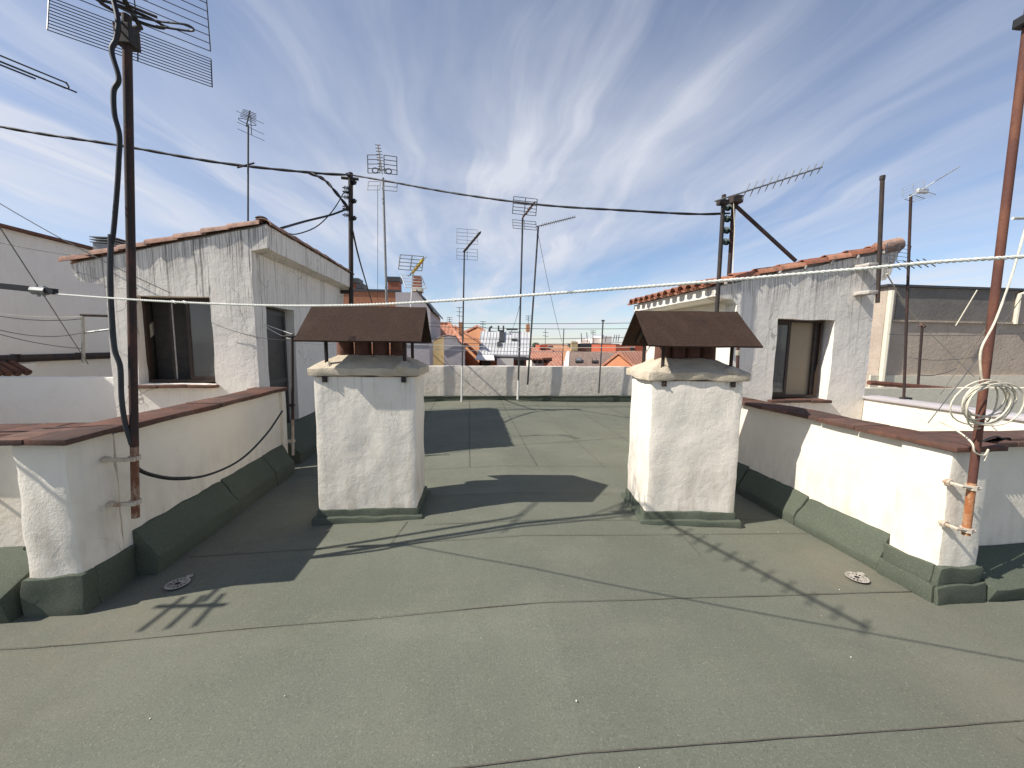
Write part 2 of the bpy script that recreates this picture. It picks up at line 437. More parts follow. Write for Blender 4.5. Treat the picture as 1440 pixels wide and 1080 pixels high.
# drains
def drain(x, y, rz, label):
    t = thing('roof_drain', label, 'drain', (x, y, gz(x)), 'flat floor drains beside the parapets')
    z = gz(x)+.006
    mt = Matrix.Translation((x, y, z)) @ Matrix.Rotation(rz, 4, 'Z')
    f = MB(); f.add([mt @ V((math.cos(a)*.062, math.sin(a)*.062, .004)) for a in [k*math.pi/16 for k in range(32)]], [tuple(range(32))])
    f.build('drain_bed', 'black_metal', t)
    g = MB(); k = 28
    def ring(r0, r1):
        o = [mt @ V((math.cos(2*math.pi*j/k)*r, math.sin(2*math.pi*j/k)*r, zz)) for r in (r0, r1) for j in range(k) for zz in (.012,)]
        g.add(o, [(j, (j+1) % k, k+(j+1) % k, k+j)[::-1] for j in range(k)])
    ring(.054, .067); ring(.016, .026)
    for j in range(14):
        a = 2*math.pi*j/14
        m2 = mt @ Matrix.Rotation(a, 4, 'Z'); g.box(.025, -.0045, .008, .056, .0045, .0125, m2)
    g.box(.045, .045, .006, .08, .075, .011, mt)
    g.build('grate', 'drain_plastic', t)
drain(-1.93, 2.63, .6, 'round white plastic drain grate in the shadow by the left parapet')
drain(2.72, 2.27, -.3, 'round dusty drain grate in the sunlit felt by the right parapet')

# ------------------------------------------------------------------ parapets
def coping_run(mb, x0, y0, x1, y1, z0, z1, along, step=.33):
    a0, a1 = (x0, x1) if along == 'x' else (y0, y1)
    k = max(1, round((a1-a0)/step)); L = (a1-a0)/k
    for i in range(k):
        j = random.uniform(-.006, .006); e = .0035
        if along == 'x': mb.box(a0+i*L+e, y0+j, z0+j*.5, a0+(i+1)*L-e, y1+j, z1+j*.6)
        else: mb.box(x0+j, a0+i*L+e, z0+j*.5, x1+j, a0+(i+1)*L-e, z1+j*.6)
def bracket(root, p, d, name='bracket', mat='black_metal', L=.12, w=.02):
    p, d = V(p), V(d).normalized()
    q = MB().tube([p, p+d*L], w*.45, 6)
    q.tube([p+d*(L-.002), p+d*(L+.008)], w*1.1, 8)
    return q.build(name, mat, root)
# left
t = thing('parapet_wall', 'white parapet in half shade left of the left chimney, with red tile coping and a stout corner pillar', 'parapet', (LX-.1, 2.7, 0))
w = MB(); w.box(LX-.2, 2.72, -6, LX, 4.9, .985); w.box(-2.62, 4.9, -6, LX+.03, 5.0, .985)
w.build('side_wall', 'white_wall', t, 0, .2, .007)
MB().box(-9, 2.66, -6, -2.5, 2.86, .985).build('front_wall', 'white_wall', t, 0, .3, .007)
MB().box(-2.58, 2.42, -.1, LX, 2.72, 1.0).build('pillar', 'chimney_wall', t, .03, .07, .014, 5)
c = MB(); coping_run(c, LX-.26, 2.74, LX+.05, 5.05, .99, 1.03, 'y'); coping_run(c, -2.64, 4.86, LX-.27, 5.03, .992, 1.028, 'x')
coping_run(c, -9, 2.58, -2.56, 2.92, .988, 1.026, 'x'); coping_run(c, -2.66, 2.36, LX+.06, 2.735, 1.008, 1.042, 'x', .2)
c.build('coping', 'coping', t, .004, .12, .006)
s_ = MB()
s_.prism([(LX-.01, 2.78, -.05), (LX+.14, 2.78, -.05), (LX+.15, 2.78, .10), (LX+.012, 2.78, .30), (LX-.01, 2.78, .3)], (0, .95, 0))
s_.prism([(LX-.01, 3.732, -.05), (LX+.135, 3.732, -.05), (LX+.142, 3.732, .115), (LX+.015, 3.732, .315), (LX-.01, 3.732, .315)], (0, .72, 0))
s_.prism([(LX-.01, 4.455, -.05), (LX+.14, 4.455, -.05), (LX+.146, 4.455, .12), (LX+.012, 4.455, .325), (LX-.01, 4.455, .325)], (0, .45, 0))
s_.box(LX-.01, 2.5, -.05, LX+.018, 2.775, .2)
s_.box(-2.6, 2.398, -.05, LX+.022, 2.5, .2)
s_.build('skirting', 'felt_dark', t, .014, .06, .016, 6)
s_ = MB(); s_.prism([(-9, 2.67, -.05), (-9, 2.36, -.05), (-9, 2.33, .12), (-9, 2.645, .27), (-9, 2.67, .27)], (6.36, 0, 0))
s_.build('curb', 'felt_dark', t, .015, .12, .012, 4)
# right
t = thing('parapet_wall', 'white parapet right of the right chimney, mostly in bright sun, with brown tile coping and corner pillar', 'parapet', (RX+.1, 2.3, 0))
w = MB(); w.box(RX, 2.32, -6, RX+.2, 4.15, .945); w.box(RX-.02, 4.15, -6, RX+.28, 4.3, .945)
w.build('side_wall', 'white_wall', t, 0, .2, .007)
MB().box(RX+.2, 2.24, -6, 9, 2.44, .94).build('front_wall', 'white_wall', t, 0, .3, .007)
MB().box(RX-.07, 2.04, -.1, RX+.22, 2.34, .955).build('pillar', 'white_wall', t, .02, .08, .009, 5)
c = MB(); coping_run(c, RX-.06, 2.35, RX+.26, 4.34, .95, .985, 'y'); coping_run(c, RX-.11, 2.0, RX+.27, 2.345, .962, .994, 'x', .4)
coping_run(c, RX+.275, 2.16, 9, 2.5, .944, .978, 'x')
c.build('coping', 'coping', t, .004, .12, .006)
s_ = MB()
for y0, L, dz in ((2.36, .72, -.02), (3.085, .75, 0), (3.84, .42, .02)):
    s_.prism([(RX+.01, y0, -.05), (RX-.12, y0, -.05), (RX-.125, y0, .05+dz), (RX-.014, y0, .25+dz), (RX+.01, y0, .25+dz)], (0, L, 0))
s_.box(RX-.095, 2.016, -.06, RX+.24, 2.06, .19); s_.box(RX-.097, 2.06, -.06, RX-.06, 2.353, .19)
s_.box(RX-.13, 1.985, -.06, RX+.25, 2.012, .085); s_.box(RX-.135, 2.015, -.06, RX-.1, 2.35, .085)
s_.build('skirting', 'felt_dark', t, .014, .06, .016, 6)
s_ = MB(); s_.prism([(RX+.26, 2.25, -.05), (RX+.26, 1.99, -.05), (RX+.26, 1.96, .06), (RX+.26, 2.225, .2), (RX+.26, 2.25, .2)], (6, 0, 0))
s_.build('curb', 'felt_dark', t, .015, .12, .012, 4)
# far
t = thing('parapet_wall', 'low weathered white wall closing the far end of the roof between the two chimneys', 'parapet', (1, 10.7, 0))
MB().box(-6, 10.62, -16, 6.2, 10.85, .97).build('wall', 'parapet_far', t, .012, .25, .016, 2)
s_ = MB(); s_.box(-6, 10.57, -.05, 6.2, 10.618, .13); s_.box(-6, 10.56, .115, 6.2, 10.63, .15)
s_.build('skirting', 'felt_dark', t, .01, .15, .008, 3)

# ------------------------------------------------------------------ chimneys
def chimney(loc, rz, label, W=.84, seed=0, D=.6):
    t = thing('chimney', label, 'chimney', loc, 'plastered chimneys with brown metal hoods')
    o = V(loc); x0, x1 = -W/2, W/2
    def P(*a): return tuple(V(a)+o)
    b = MB(); ox, oy, oz = o
    off = V((seed*3.1, 0, 0))
    b.prism([P(x0, 0, -.1), P(x1, 0, -.1), P(x1, D, -.1), P(x0, D, -.1)], (0, 0, 1.40))
    bo = b.build('body', 'chimney_wall', t, .022, .06, .011, 5)
    c = MB()
    e, ef = .045, .024
    c.box(ox+x0-e, oy-ef, oz+1.302, ox+x1+e, oy+D+e, oz+1.372)
    c.add([P(x0-e+.004, -ef+.004, 1.368), P(x1+e-.004, -ef+.004, 1.368), P(x1+e-.004, D+e-.004, 1.368), P(x0-e+.004, D+e-.004, 1.368),
           P(x0+.15, .19, 1.485), P(x1-.15, .19, 1.485), P(x1-.15, D-.19, 1.485), P(x0+.15, D-.19, 1.485)],
          [(0, 1, 5, 4), (1, 2, 6, 5), (2, 3, 7, 6), (3, 0, 4, 7), (4, 5, 6, 7)])
    c.build('cap', 'concrete', t, .012, .05, .016, 6)
    for i in range(4):
        x = x0+.19+i*(W-.38)/3
        p = MB().tube([P(x, D/2, 1.47), P(x, D/2, 1.70)], [.074, .07], 14); p.build('flue_pot', 'pot', t, smooth=40)
    for sx in (x0+.10, x1-.10):
        for sy, dy in ((0, -1), (D, 1)):
            yy = sy-dy*.045
            p = MB().box(ox+sx-.014, oy+yy-.005, oz+1.38, ox+sx+.014, oy+yy+.005, oz+1.66)
            p.box(ox+sx-.005, oy+yy-.0145, oz+1.379, ox+sx+.005, oy+yy+.0145, oz+1.661)
            p.build('post', 'black_metal', t)
            p = MB().box(ox+sx-.02, oy+sy+dy*.012-.004, oz+1.25, ox+sx+.02, oy+sy+dy*.012+.006, oz+1.305)
            p.tube([P(sx, sy+dy*.01, 1.275), P(sx, sy+dy*.028, 1.275)], .008, 6)
            p.build('foot_plate', 'black_metal', t)
    for sx, sz in ((x1-.11, .075), (x0+.12, .05)):
        l_ = MB(); l_.tube([P(sx, .03, 1.335), P(sx, .035, 1.37), P(sx, .04, 1.40), P(sx, .045, 1.43)], [sz*.8, sz, sz*.8, sz*.25], 9)
        l_.build('mortar_lump', 'concrete', t, 0, .03, .02, 14)
    # hood: two thin folded plates
    hx0, hx1, hy = -W/2-.085, W/2+.07, .40; cy = D/2; ze, zr = 1.605, 1.925; th = .012
    for s2, nm in ((-1, 'hood'), (1, 'hood')):
        yo = cy+s2*hy
        h = MB().prism([P(hx0, yo, ze), P(hx0, cy, zr), P(hx0, cy, zr-th*1.3), P(hx0, yo-s2*.004, ze-th)], (hx1-hx0, 0, 0))
        h.build(nm, 'hood', t, 0, .12, .005, 3)
    for sx in (hx0+.12, hx1-.14):
        h = MB(); h.prism([P(sx, cy-hy+.06, ze+.02), P(sx, cy, zr-.035), P(sx, cy+hy-.06, ze+.02), P(sx, cy+hy-.1, ze+.02), P(sx, cy, zr-.07), P(sx, cy-hy+.1, ze+.02)], (.03, 0, 0))
        h.build('hood_frame', 'black_metal', t)
    s_ = MB()
    for k in (0, 1):
        e1, z1 = ((.016, .115), (.05, .05))[k]
        s_.box(ox+x0-e1, oy-e1, oz-.06, ox+x1+e1, oy+D+e1, oz+z1)
    s_.build('skirting', 'felt_dark', t, .018, .06, .014, 6)
    t.rotation_euler = (0, 0, rz)
    return t
chimney((-.90, 3.43, gz(-.9)), math.radians(-1), 'left plastered chimney under a brown metal hood, its cast shadow stretching right over the felt', .86, 0, .52)
chimney((1.98, 3.13, gz(1.98)), math.radians(-6), 'right plastered chimney under a brown metal hood, its left side glaring white in the sun', .80, 1, .58)

# ------------------------------------------------------------------ rooftop houses
def tiles(mb, x0, z0, x1, z1, ylist, r=.088, L=.42, pan=True):
    """barrel tiles running from the low eave (x0,z0) to the high edge (x1,z1)"""
    d = V((x1-x0, 0, z1-z0)); tot = d.length; d.normalize(); up = V((-d.z, 0, d.x))
    if up.z < 0: up = -up
    k = math.ceil(tot/(L*.84)); st = tot/k
    for y in ylist:
        for kind in ((1, 0) if pan else (1,)):
            for i in range(k):
                jj = V((0, random.uniform(-.008, .008), random.uniform(-.006, .006)))
                a = V((x0, y, z0))+d*(i*st-.02)+jj; b_ = a+d*(st*1.16)
                rings = []
                for q, rr, lift in ((a, r, .010), (b_, r*.86, -.006)):
                    for th in (0, -.013):
                        ring = []
                        for j in range(7):
                            an = math.pi*j/6
                            if kind: v = q+V((0, math.cos(an)*(rr+th), 0))+up*(math.sin(an)*(rr+th)*.85+lift+.03)
                            else: v = q+V((0, .11+math.cos(an)*(rr+th)*.8, 0))-up*(math.sin(an)*(rr+th)*.4-.045-lift*.3)
                            ring.append(v)
                        rings.append(ring)
                o = sum(rings, [])
                f = []
                for j in range(6):
                    f += [(j, j+1, 14+j+1, 14+j), (7+j+1, 7+j, 21+j, 21+j+1), (j+1, j, 7+j, 7+j+1), (14+j, 14+j+1, 21+j+1, 21+j)]
                mb.add(o, f)
    return mb
def wall_y(mb, y0, y1, x0, x1, ztop, holes, zb=-6):
    """wall across X with rectangular holes (x0,x1,z0,z1); ztop(x)"""
    cuts = sorted({x0, x1, *[h[0] for h in holes], *[h[1] for h in holes]})
    for a, b_ in zip(cuts, cuts[1:]):
        h = [q for q in holes if q[0] <= a+1e-6 and q[1] >= b_-1e-6]
        if h:
            q = h[0]
            mb.prism([(a, y0, zb), (b_, y0, zb), (b_, y0, q[2]), (a, y0, q[2])], (0, y1-y0, 0))
            mb.prism([(a, y0, q[3]), (b_, y0, q[3]), (b_, y0, ztop(b_)), (a, y0, ztop(a))], (0, y1-y0, 0))
        else:
            mb.prism([(a, y0, zb), (b_, y0, zb), (b_, y0, ztop(b_)), (a, y0, ztop(a))], (0, y1-y0, 0))
    return mb
# --- left house
t = thing('rooftop_house', 'streaked white rooftop hut on the left with half open dark window and sloping tile roof', 'rooftop hut', (-3.4, 5, 0))
hx0, hx1, hy0, hy1 = -4.22, -2.6, 5.05, 8.45
sl = (2.985-2.46)/(4.55-2.41)
zt = lambda x: 2.985+(x+2.41)*sl-.015
w = MB(); wall_y(w, hy0, hy0+.2, hx0, hx1, zt, [(-3.94, -3.09, 1.06, 2.11)])
# projecting curved ends of the cornice on the front face
w.prism([(hx0, hy0, 2.24), (hx0, hy0, zt(hx0)), (-4.55, hy0, zt(-4.55)), (-4.53, hy0, 2.33), (-4.47, hy0, 2.26), (-4.38, hy0, 2.245)], (0, .2, 0))
w.prism([(hx1, hy0, 2.66), (-2.47, hy0, 2.69), (-2.415, hy0, 2.70), (-2.405, hy0, zt(-2.405)), (hx1, hy0, zt(hx1))], (0, .2, 0))
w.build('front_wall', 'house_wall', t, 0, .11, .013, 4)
w = MB()
w.box(hx1-.2, hy0+.2, -6, hx1, 5.32, 2.66); w.box(hx1-.2, 5.32, 2.05, hx1, 6.12, 2.66); w.box(hx1-.2, 5.32, -6, hx1, 6.12, .12); w.box(hx1-.2, 6.12, -6, hx1, hy1, 2.66)
w.build('side_wall', 'house_side', t, 0, .15, .010, 4)
w = MB(); w.box(hx0, hy0+.2, -6, hx0+.2, hy1, 2.4); w.box(hx0+.2, hy1-.2, -6, hx1-.2, hy1, 2.5)
w.build('rear_wall', 'white_wall', t, 0, .3, .01)
w = MB()
w.prism([(hx1-.2, hy0+.2, 2.66), (hx1, hy0+.2, 2.66), (-2.47, hy0+.2, 2.69), (-2.415, hy0+.2, 2.70), (-2.405, hy0+.2, zt(-2.405)), (hx1-.2, hy0+.2, zt(hx1-.2))], (0, hy1-hy0-.2, 0))
w.build('cornice', 'house_side', t, 0, .15, .008, 4); w = MB()
w.prism([(hx0, hy0+.2, 2.24), (hx0, hy0+.2, zt(hx0)), (-4.55, hy0+.2, zt(-4.55)), (-4.53, hy0+.2, 2.33), (-4.38, hy0+.2, 2.245)], (0, hy1-hy0-.2, 0))
w.build('cornice', 'house_side', t, 0, .15, .008, 4)
w = MB(); w.prism([(-4.5, hy0+.05, zt(-4.5)+.0), (-2.43, hy0+.05, zt(-2.43)+.0), (-2.43, hy0+.05, zt(-2.43)+.035), (-4.5, hy0+.05, zt(-4.5)+.035)], (0, hy1-hy0-.1, 0))
w.build('roof_slab', 'mortar', t)
r = MB(); tiles(r, -4.6, zt(-4.6)+.0, -2.5, zt(-2.5)+.0, [hy0+.05+.205*i for i in range(17)], .09)
r.build('roof_tiles', 'tile_old', t, smooth=40)
r = MB()      # capping tiles along the high edge
k = 9
for i in range(k):
    y0 = hy0+.02+i*(hy1-hy0)/k; L = (hy1-hy0)/k*1.12; rings = []
    jz = random.uniform(-.008, .008)
    for q, rr in ((y0, .105), (y0+L, .088)):
        for th in (0, -.014):
            rings += [V((-2.47+math.cos(math.pi*j/7)*(rr+th)*1.0, q, zt(-2.47)+.03+jz+math.sin(math.pi*j/7)*(rr+th)*.75)) for j in range(8)]
    f = []
    for j in range(7): f += [(j, j+1, 16+j+1, 16+j), (8+j+1, 8+j, 24+j, 24+j+1), (j+1, j, 8+j, 9+j), (16+j, 17+j, 25+j, 24+j)]
    r.add(rings, f)
r.build('ridge_tiles', 'tile_old', t, smooth=40)
v_ = MB(); e0 = zt(-2.5)+.09
v_.tube([(-2.52, hy0+.12, e0-.04), (-2.52, hy0+.12, e0+.05)], [.05, .05], 10); v_.tube([(-2.52, hy0+.12, e0+.04), (-2.52, hy0+.12, e0+.06)], [.07, .045], 10)
v_.build('vent_cap', 'black_metal', t)
v_ = MB(); p_ = at(154, 343, 6.2); v_.box(p_.x-.13, 6.1, p_.z-.5, p_.x+.15, 6.4, p_.z-.02)
for k in range(3): v_.box(p_.x-.15, 6.08, p_.z-.02+.035*k+.01, p_.x+.17, 6.42, p_.z+.035*k+.0)
v_.build('roof_vent', 'grey_metal', t)
# window
W = MB(); wy = hy0+.13
def frame(mb, x0, x1, z0, z1, y, w_, d): 
    mb.box(x0, y, z0, x0+w_, y+d, z1); mb.box(x1-w_, y, z0, x1, y+d, z1); mb.box(x0+w_, y, z0, x1-w_, y+d, z0+w_); mb.box(x0+w_, y, z1-w_, x1-w_, y+d, z1)
frame(W, -3.94, -3.09, 1.075, 2.115, wy, .03, .05); fr = W.build('window', 'brown_frame', t)
W = MB(); frame(W, -3.46, -3.12, 1.106, 2.084, wy+.008, .035, .025); sa = W.build('sash', 'brown_frame', fr)
MB().box(-3.425, wy+.017, 1.141, -3.155, wy+.022, 2.049).build('pane', 'glass_dull', fr)
MB().box(-3.66, wy+.028, 1.106, -3.635, wy+.048, 2.084).build('sash', 'brown_frame', fr); MB().box(-3.634, wy+.03, 1.106, -3.63, wy+.046, 2.084).build('seal', 'white_metal', fr)
s_ = MB(); coping_run(s_, -4.0, hy0-.09, -3.05, hy0+.125, 1.02, 1.055, 'x', .3); s_.build('sill', 'coping', t, .004, .1, .005)
MB().box(-3.98, hy0+.34, .9, -3.0, hy0+.36, 2.2).build('dark_backing', 'room', fr)  # dark sheet added behind the opening, keeps it black and hides the sun patch
room = MB().box(hx0+.202, hy0+.202, -.1, hx1-.202, hy1-.202, 2.35); bmesh.ops.reverse_faces(room.bm, faces=room.bm.faces[:])
bmesh.ops.delete(room.bm, geom=[f for f in room.bm.faces if abs(f.calc_center_median().y-(hy0+.202)) < .01], context='FACES_ONLY')
room.build('interior', 'room', t)
# door
d_ = MB().box(hx1-.16, 5.34, .13, hx1-.12, 6.1, 2.03); dd = d_.build('door', 'door', t)
d_ = MB(); d_.box(hx1-.118, 5.36, .15, hx1-.112, 5.4, 2.0); d_.box(hx1-.118, 6.03, .15, hx1-.112, 6.08, 2.0); d_.box(hx1-.118, 5.4, 1.0, hx1-.112, 6.03, 1.06); d_.box(hx1-.118, 5.4, 1.95, hx1-.112, 6.03, 2.0)
d_.build('door_rail', 'dark_steel', dd)
# curb at the foot of the hut
s_ = MB(); s_.prism([(hx1-.01, 5.3, -.06), (hx1+.34, 5.3, -.06), (hx1+.35, 5.3, .1), (hx1+.01, 5.3, .42), (hx1-.01, 5.3, .42)], (0, 3.2, 0))
s_.build('skirting', 'felt_dark', t, .015, .15, .01, 4)

# --- right house
t = thing('rooftop_house', 'white rooftop hut on the right with orange barrel tile eave and half open beige window', 'rooftop hut', (4.1, 4.4, 0))
hx0, hx1, hy0, hy1 = 3.22, 5.08, 4.4, 6.75
sl = (2.86-2.34)/(5.33-2.92); zt = lambda x: 2.34+(x-2.92)*sl-.03
w = MB(); wall_y(w, hy0, hy0+.2, hx0, hx1, zt, [(3.78, 4.56, .93, 1.945)])
w.prism([(hx0, hy0, 2.10), (hx0, hy0, zt(hx0)), (2.95, hy0, zt(2.95)), (2.955, hy0, 2.2), (3.0, hy0, 2.17), (3.14, hy0, 2.165), (3.18, hy0, 2.14)], (0, .2, 0))
w.prism([(hx1, hy0, 2.42), (5.2, hy0, 2.45), (5.28, hy0, 2.52), (5.34, hy0, zt(5.34)), (hx1, hy0, zt(hx1))], (0, .2, 0))
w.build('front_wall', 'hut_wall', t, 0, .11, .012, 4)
w = MB(); w.box(hx0, hy0+.2, -6, hx0+.2, hy1, 2.165); w.build('side_wall', 'white_wall', t, 0, .25, .008, 4)
w = MB(); w.box(hx1-.2, hy0+.2, -6, hx1, hy1, 2.55); w.box(hx0+.2, hy1-.2, -6, hx1-.2, hy1, 2.35); w.build('rear_wall', 'white_wall', t, 0, .3, .01)
w = MB(); w.prism([(hx0+.2, hy0+.2, 2.165), (hx0+.2, hy0+.2, zt(hx0+.2)), (2.95, hy0+.2, zt(2.95)), (2.955, hy0+.2, 2.2), (3.0, hy0+.2, 2.165)], (0, hy1-hy0-.2, 0))
w.build('cornice', 'eave_white', t, 0, .15, .006, 4); w = MB()
w.prism([(hx1-.2, hy0+.2, 2.42), (5.2, hy0+.2, 2.45), (5.28, hy0+.2, 2.52), (5.34, hy0+.2, zt(5.34)), (hx1-.2, hy0+.2, zt(hx1-.2))], (0, hy1-hy0-.2, 0))
w.build('cornice', 'eave_white', t, 0, .15, .006, 4)
w = MB(); w.prism([(3.0, hy0+.05, zt(3.0)), (5.3, hy0+.05, zt(5.3)), (5.3, hy0+.05, zt(5.3)+.035), (3.0, hy0+.05, zt(3.0)+.035)], (0, hy1-hy0-.1, 0)); w.build('roof_slab', 'mortar', t)
r = MB(); tiles(r, 2.88, zt(2.88), 5.3, zt(5.3), [hy0+.05+.2*i for i in range(12)], .088); r.build('roof_tiles', 'tile', t, smooth=40)
r = MB(); r.tube([(5.1, hy0+.05, zt(5.1)+.055), (5.37, hy0+.05, zt(5.37)+.06), (5.42, hy0+.06, zt(5.4)+.03)], [.09, .093, .06], 12); 
r.tube([(5.36, hy0+.05, zt(5.36)+.03), (5.36, hy1, zt(5.36)+.03)], [.085, .08], 10); r.build('ridge_tiles', 'tile_old', t, smooth=40)
for k in range(7):
    mo = MB(); x = 3.02+k*.345; mo.box(x, hy0-.035, zt(x)-.008, x+.035, hy0+.03, zt(x)+.035)
    mo.build('mortar_dab', 'mortar', t, .012, .03, .012, 20)
wy = hy0+.12
W = MB(); frame(W, 3.78, 4.52, .95, 1.945, wy, .03, .05); fr = W.build('window', 'brown_frame', t)
W = MB(); frame(W, 3.81, 4.08, .981, 1.914, wy+.008, .035, .025); W.build('sash', 'brown_frame', fr)
MB().box(3.845, wy+.018, 1.016, 4.045, wy+.023, 1.879).build('pane', 'glass_dull', fr)
MB().box(3.83, wy+.051, .981, 4.06, wy+.056, 1.22).build('panel', 'white_wall', fr)  # white sheet behind the lower pane, stands in for a reflection in the glass
MB().box(4.435, wy+.03, .981, 4.489, wy+.049, 1.914).build('sash', 'black_metal', fr)
s_ = MB(); coping_run(s_, 3.72, hy0-.05, 4.57, hy0+.118, .905, .94, 'x', .3); s_.build('sill', 'coping', t, .004, .1, .005)
MB().box(3.83, wy+.065, .955, 4.50, wy+.072, 1.94).build('roller_blind', 'room_beige', fr)

# ------------------------------------------------------------------ antennas
def grid(name, root, c, e, u, hw, lo, hi, n_, mat='dark_steel', r=.0028, nv=3):
    """wire reflector panel: centre c, wires along e, stacked along u from lo to hi"""
    mb = MB(); c, e, u = V(c), V(e).normalized(), V(u).normalized()
    for i in range(n_):
        k = lo+(hi-lo)*i/(n_-1); mb.tube([c+u*k-e*hw, c+u*k+e*hw], r, 5)
    for i in range(nv):
        a = -hw+2*hw*i/(nv-1); mb.tube([c+u*lo+e*a, c+u*hi+e*a], r*1.3, 5)
    return mb.build(name, mat, root)
def yagi(root, p, d, L, n_, el, e, mat='dark_steel', r=.004, single=False, boom_mat=None, off=.12, loop=True):
    p, d, e = V(p), V(d).normalized(), V(e).normalized()
    q = MB().tube([p-d*.06, p+d*L], r*1.7, 6); q.build('boom', boom_mat or mat, root)
    acc = MB()
    for i in range(n_):
        c = p+d*(off+(L-off-.02)*i/(n_-1)); k = el*(1-.25*i/n_)
        mb = acc if single else MB()
        mb.tube([c-e*k/2, c+e*k/2], r, 5)
        if not single: mb.build('director', mat, root)
    if single: acc.build('director', mat, root)
    if loop:
        up = d.cross(e).normalized(); c = p+d*off*.4; w2, h2 = el*.55, .025
        pts = [c+e*(w2*math.cos(a))+up*(h2*math.sin(a)) for a in [k*math.pi/10 for k in range(21)]]
        MB().tube(pts, r, 5, False).build('dipole', mat, root)
def clampbox(root, p, s_=.035, mat='black_metal', name='clamp'):
    x, y, z = p; return MB().box(x-s_, y-s_, z-s_*.9, x+s_, y+s_, z+s_*.9).build(name, mat, root, .006)

# left big mast on the parapet
A0, A1 = V((LX+.13, 2.66, .44)), V((-1.97, 2.66, 3.46))
t = thing('antenna_mast', 'tall rusty mast bracketed to the left parapet pillar, carrying a wire grid antenna', 'antenna mast', A0)
cut = A0.lerp(A1, .16)
MB().tube([A0, cut], .0215, 12).build('pole_foot', 'rust_pale', t, smooth=50)
MB().tube([cut-(A1-A0).normalized()*.01, A1], .0225, 12).build('pole', 'rust_dark', t, smooth=50)
for k in (.035, .132):
    q = A0.lerp(A1, k); b2 = MB().tube([(LX-.01, q.y-.015, q.z), (q.x, q.y-.015, q.z)], .009, 6)
    b2.tube([(q.x, q.y, q.z-.014), (q.x, q.y, q.z+.014)], .032, 10); b2.tube([(LX, q.y-.015, q.z), (LX+.02, q.y-.015, q.z)], .02, 7); b2.box(LX+.0, q.y-.045, q.z-.012, q.x+.03, q.y-.03, q.z+.012)
    b2.build('bracket', 'pole_paint', t)
e, bd = V((.83, .56, 0)), V((.46, -.89, 0))
c0 = V((-2.06, 2.86, 3.53))
grid('reflector', t, c0, e, (bd*.35+V((0, 0, -1))), .36, .02, .25, 11, 'dark_steel', .0028)
grid('reflector', t, c0, e, (bd*.3+V((0, 0, 1))), .36, .03, .42, 10, 'dark_steel', .0028)
yagi(t, c0+bd*.02+V((0, 0, .03)), V((.33, -.945, .02)), 1.9, 14, .26, e, 'black_metal', .008)
for s2 in (-1, 1):
    MB().tube(spline([c0+bd*.12+e*.02, c0+bd*.16+e*s2*.12, c0+bd*.24+e*s2*.26, c0+bd*.2+e*s2*.28, c0+bd*.1+e*s2*.1], 6), .006, 6).build('dipole', 'dark_steel', t, smooth=60)
q = A0.lerp(A1, .965); b2 = MB().box(q.x-.05, q.y-.03, q.z-.06, q.x+.035, q.y+.05, q.z+.05); b2.tube([q+V((-.04, 0, 0)), c0], .018, 6); b2.build('clamp', 'black_metal', t, .005)
# conduit
pts = [at(158, -6, 2.62), at(166, 30, 2.6), at(163, 56, 2.6), at(157, 72, 2.59), at(167, 110, 2.59), at(160, 128, 2.59), at(161, 160, 2.59), at(168, 190, 2.6), at(167, 225, 2.6), at(165, 262, 2.6), at(160, 322, 2.6), at(157, 342, 2.6)]
pts2 = [at(156, 330, 2.6), at(155, 390, 2.6), at(157, 440, 2.6), at(161, 490, 2.6), at(169, 516, 2.6), at(171, 560, 2.61), at(176, 595, 2.63), at(185, 625, 2.65)]
loop = [at(187, 645, 2.66), at(192, 658, 2.69), at(214, 668, 2.78), at(250, 673, 2.96), at(295, 667, 3.22), at(340, 645, 3.58), at(375, 610, 4.05), at(397, 578, 4.5)]
t = thing('conduit', 'black corrugated conduit hanging beside the rusty mast and looping along the left parapet', 'conduit', pts[-1])
MB().tube(spline(pts, 8), .0125, 8).build('sleeve', 'black_plastic', t, smooth=60)
MB().tube(spline(pts2, 8), .0138, 8).build('sleeve', simple('grey_hose', (.04, .043, .045), .6), t, smooth=60)
lp = spline(loop, 8)
MB().tube(lp, [.013]*(len(lp)//2)+[.009]*(len(lp)-len(lp)//2), 8).build('cable', 'black_plastic', t, smooth=60)
# mast at the left edge, standing on the front parapet
B0, B1 = V((-2.98, 2.6, .45)), V((-2.98, 2.6, 3.3))
t = thing('antenna_mast', 'mast at the left picture edge with a dark clothesline arm and dipole rods', 'antenna mast', B0)
MB().tube([B0, B1], .019, 10).build('pole', 'pole_paint', t, smooth=50)
for z in (.62, .9): bracket(t, (B0.x, 2.66, z), (0, -1, 0), 'bracket', 'pole_paint', .06, .025)
p1, p0 = at(78, 410, 2.55), at(-60, 396, 2.57)
MB().tube([p0, p1], .023, 4).build('arm', 'black_plastic', t)
b2 = MB().tube([at(46, 408, 2.55), at(66, 409.5, 2.55)], .024, 8); b2.tube([at(52, 402, 2.55), at(55, 417, 2.55)], .008, 6); b2.tube([at(62, 402, 2.55), at(62, 417, 2.55)], .007, 6); b2.build('rope_clamp', 'grey_metal', t)
Z = 3.25
def atz(x, y, z): d = ray(x, y); return V((0, 0, H))+d*((z-H)/d.z)
u0 = atz(0, 78, Z); u1 = atz(92, 116, Z); v1 = atz(96, 120, Z); ax = (u1-u0).normalized()
lo_ = V((0, 0, -.035))
q = MB().tube(spline([u0-ax*.15, u1-ax*.03, u1, u1+lo_*.5+ax*.012, u1+lo_, u1-ax*.06+lo_, u0-ax*.15+lo_], 5), .005, 6); q.build('dipole', 'dark_steel', t)
r0 = atz(108, 130, Z-.05); MB().tube([r0, r0-ax*.75], .0055, 6).build('director', 'dark_steel', t)
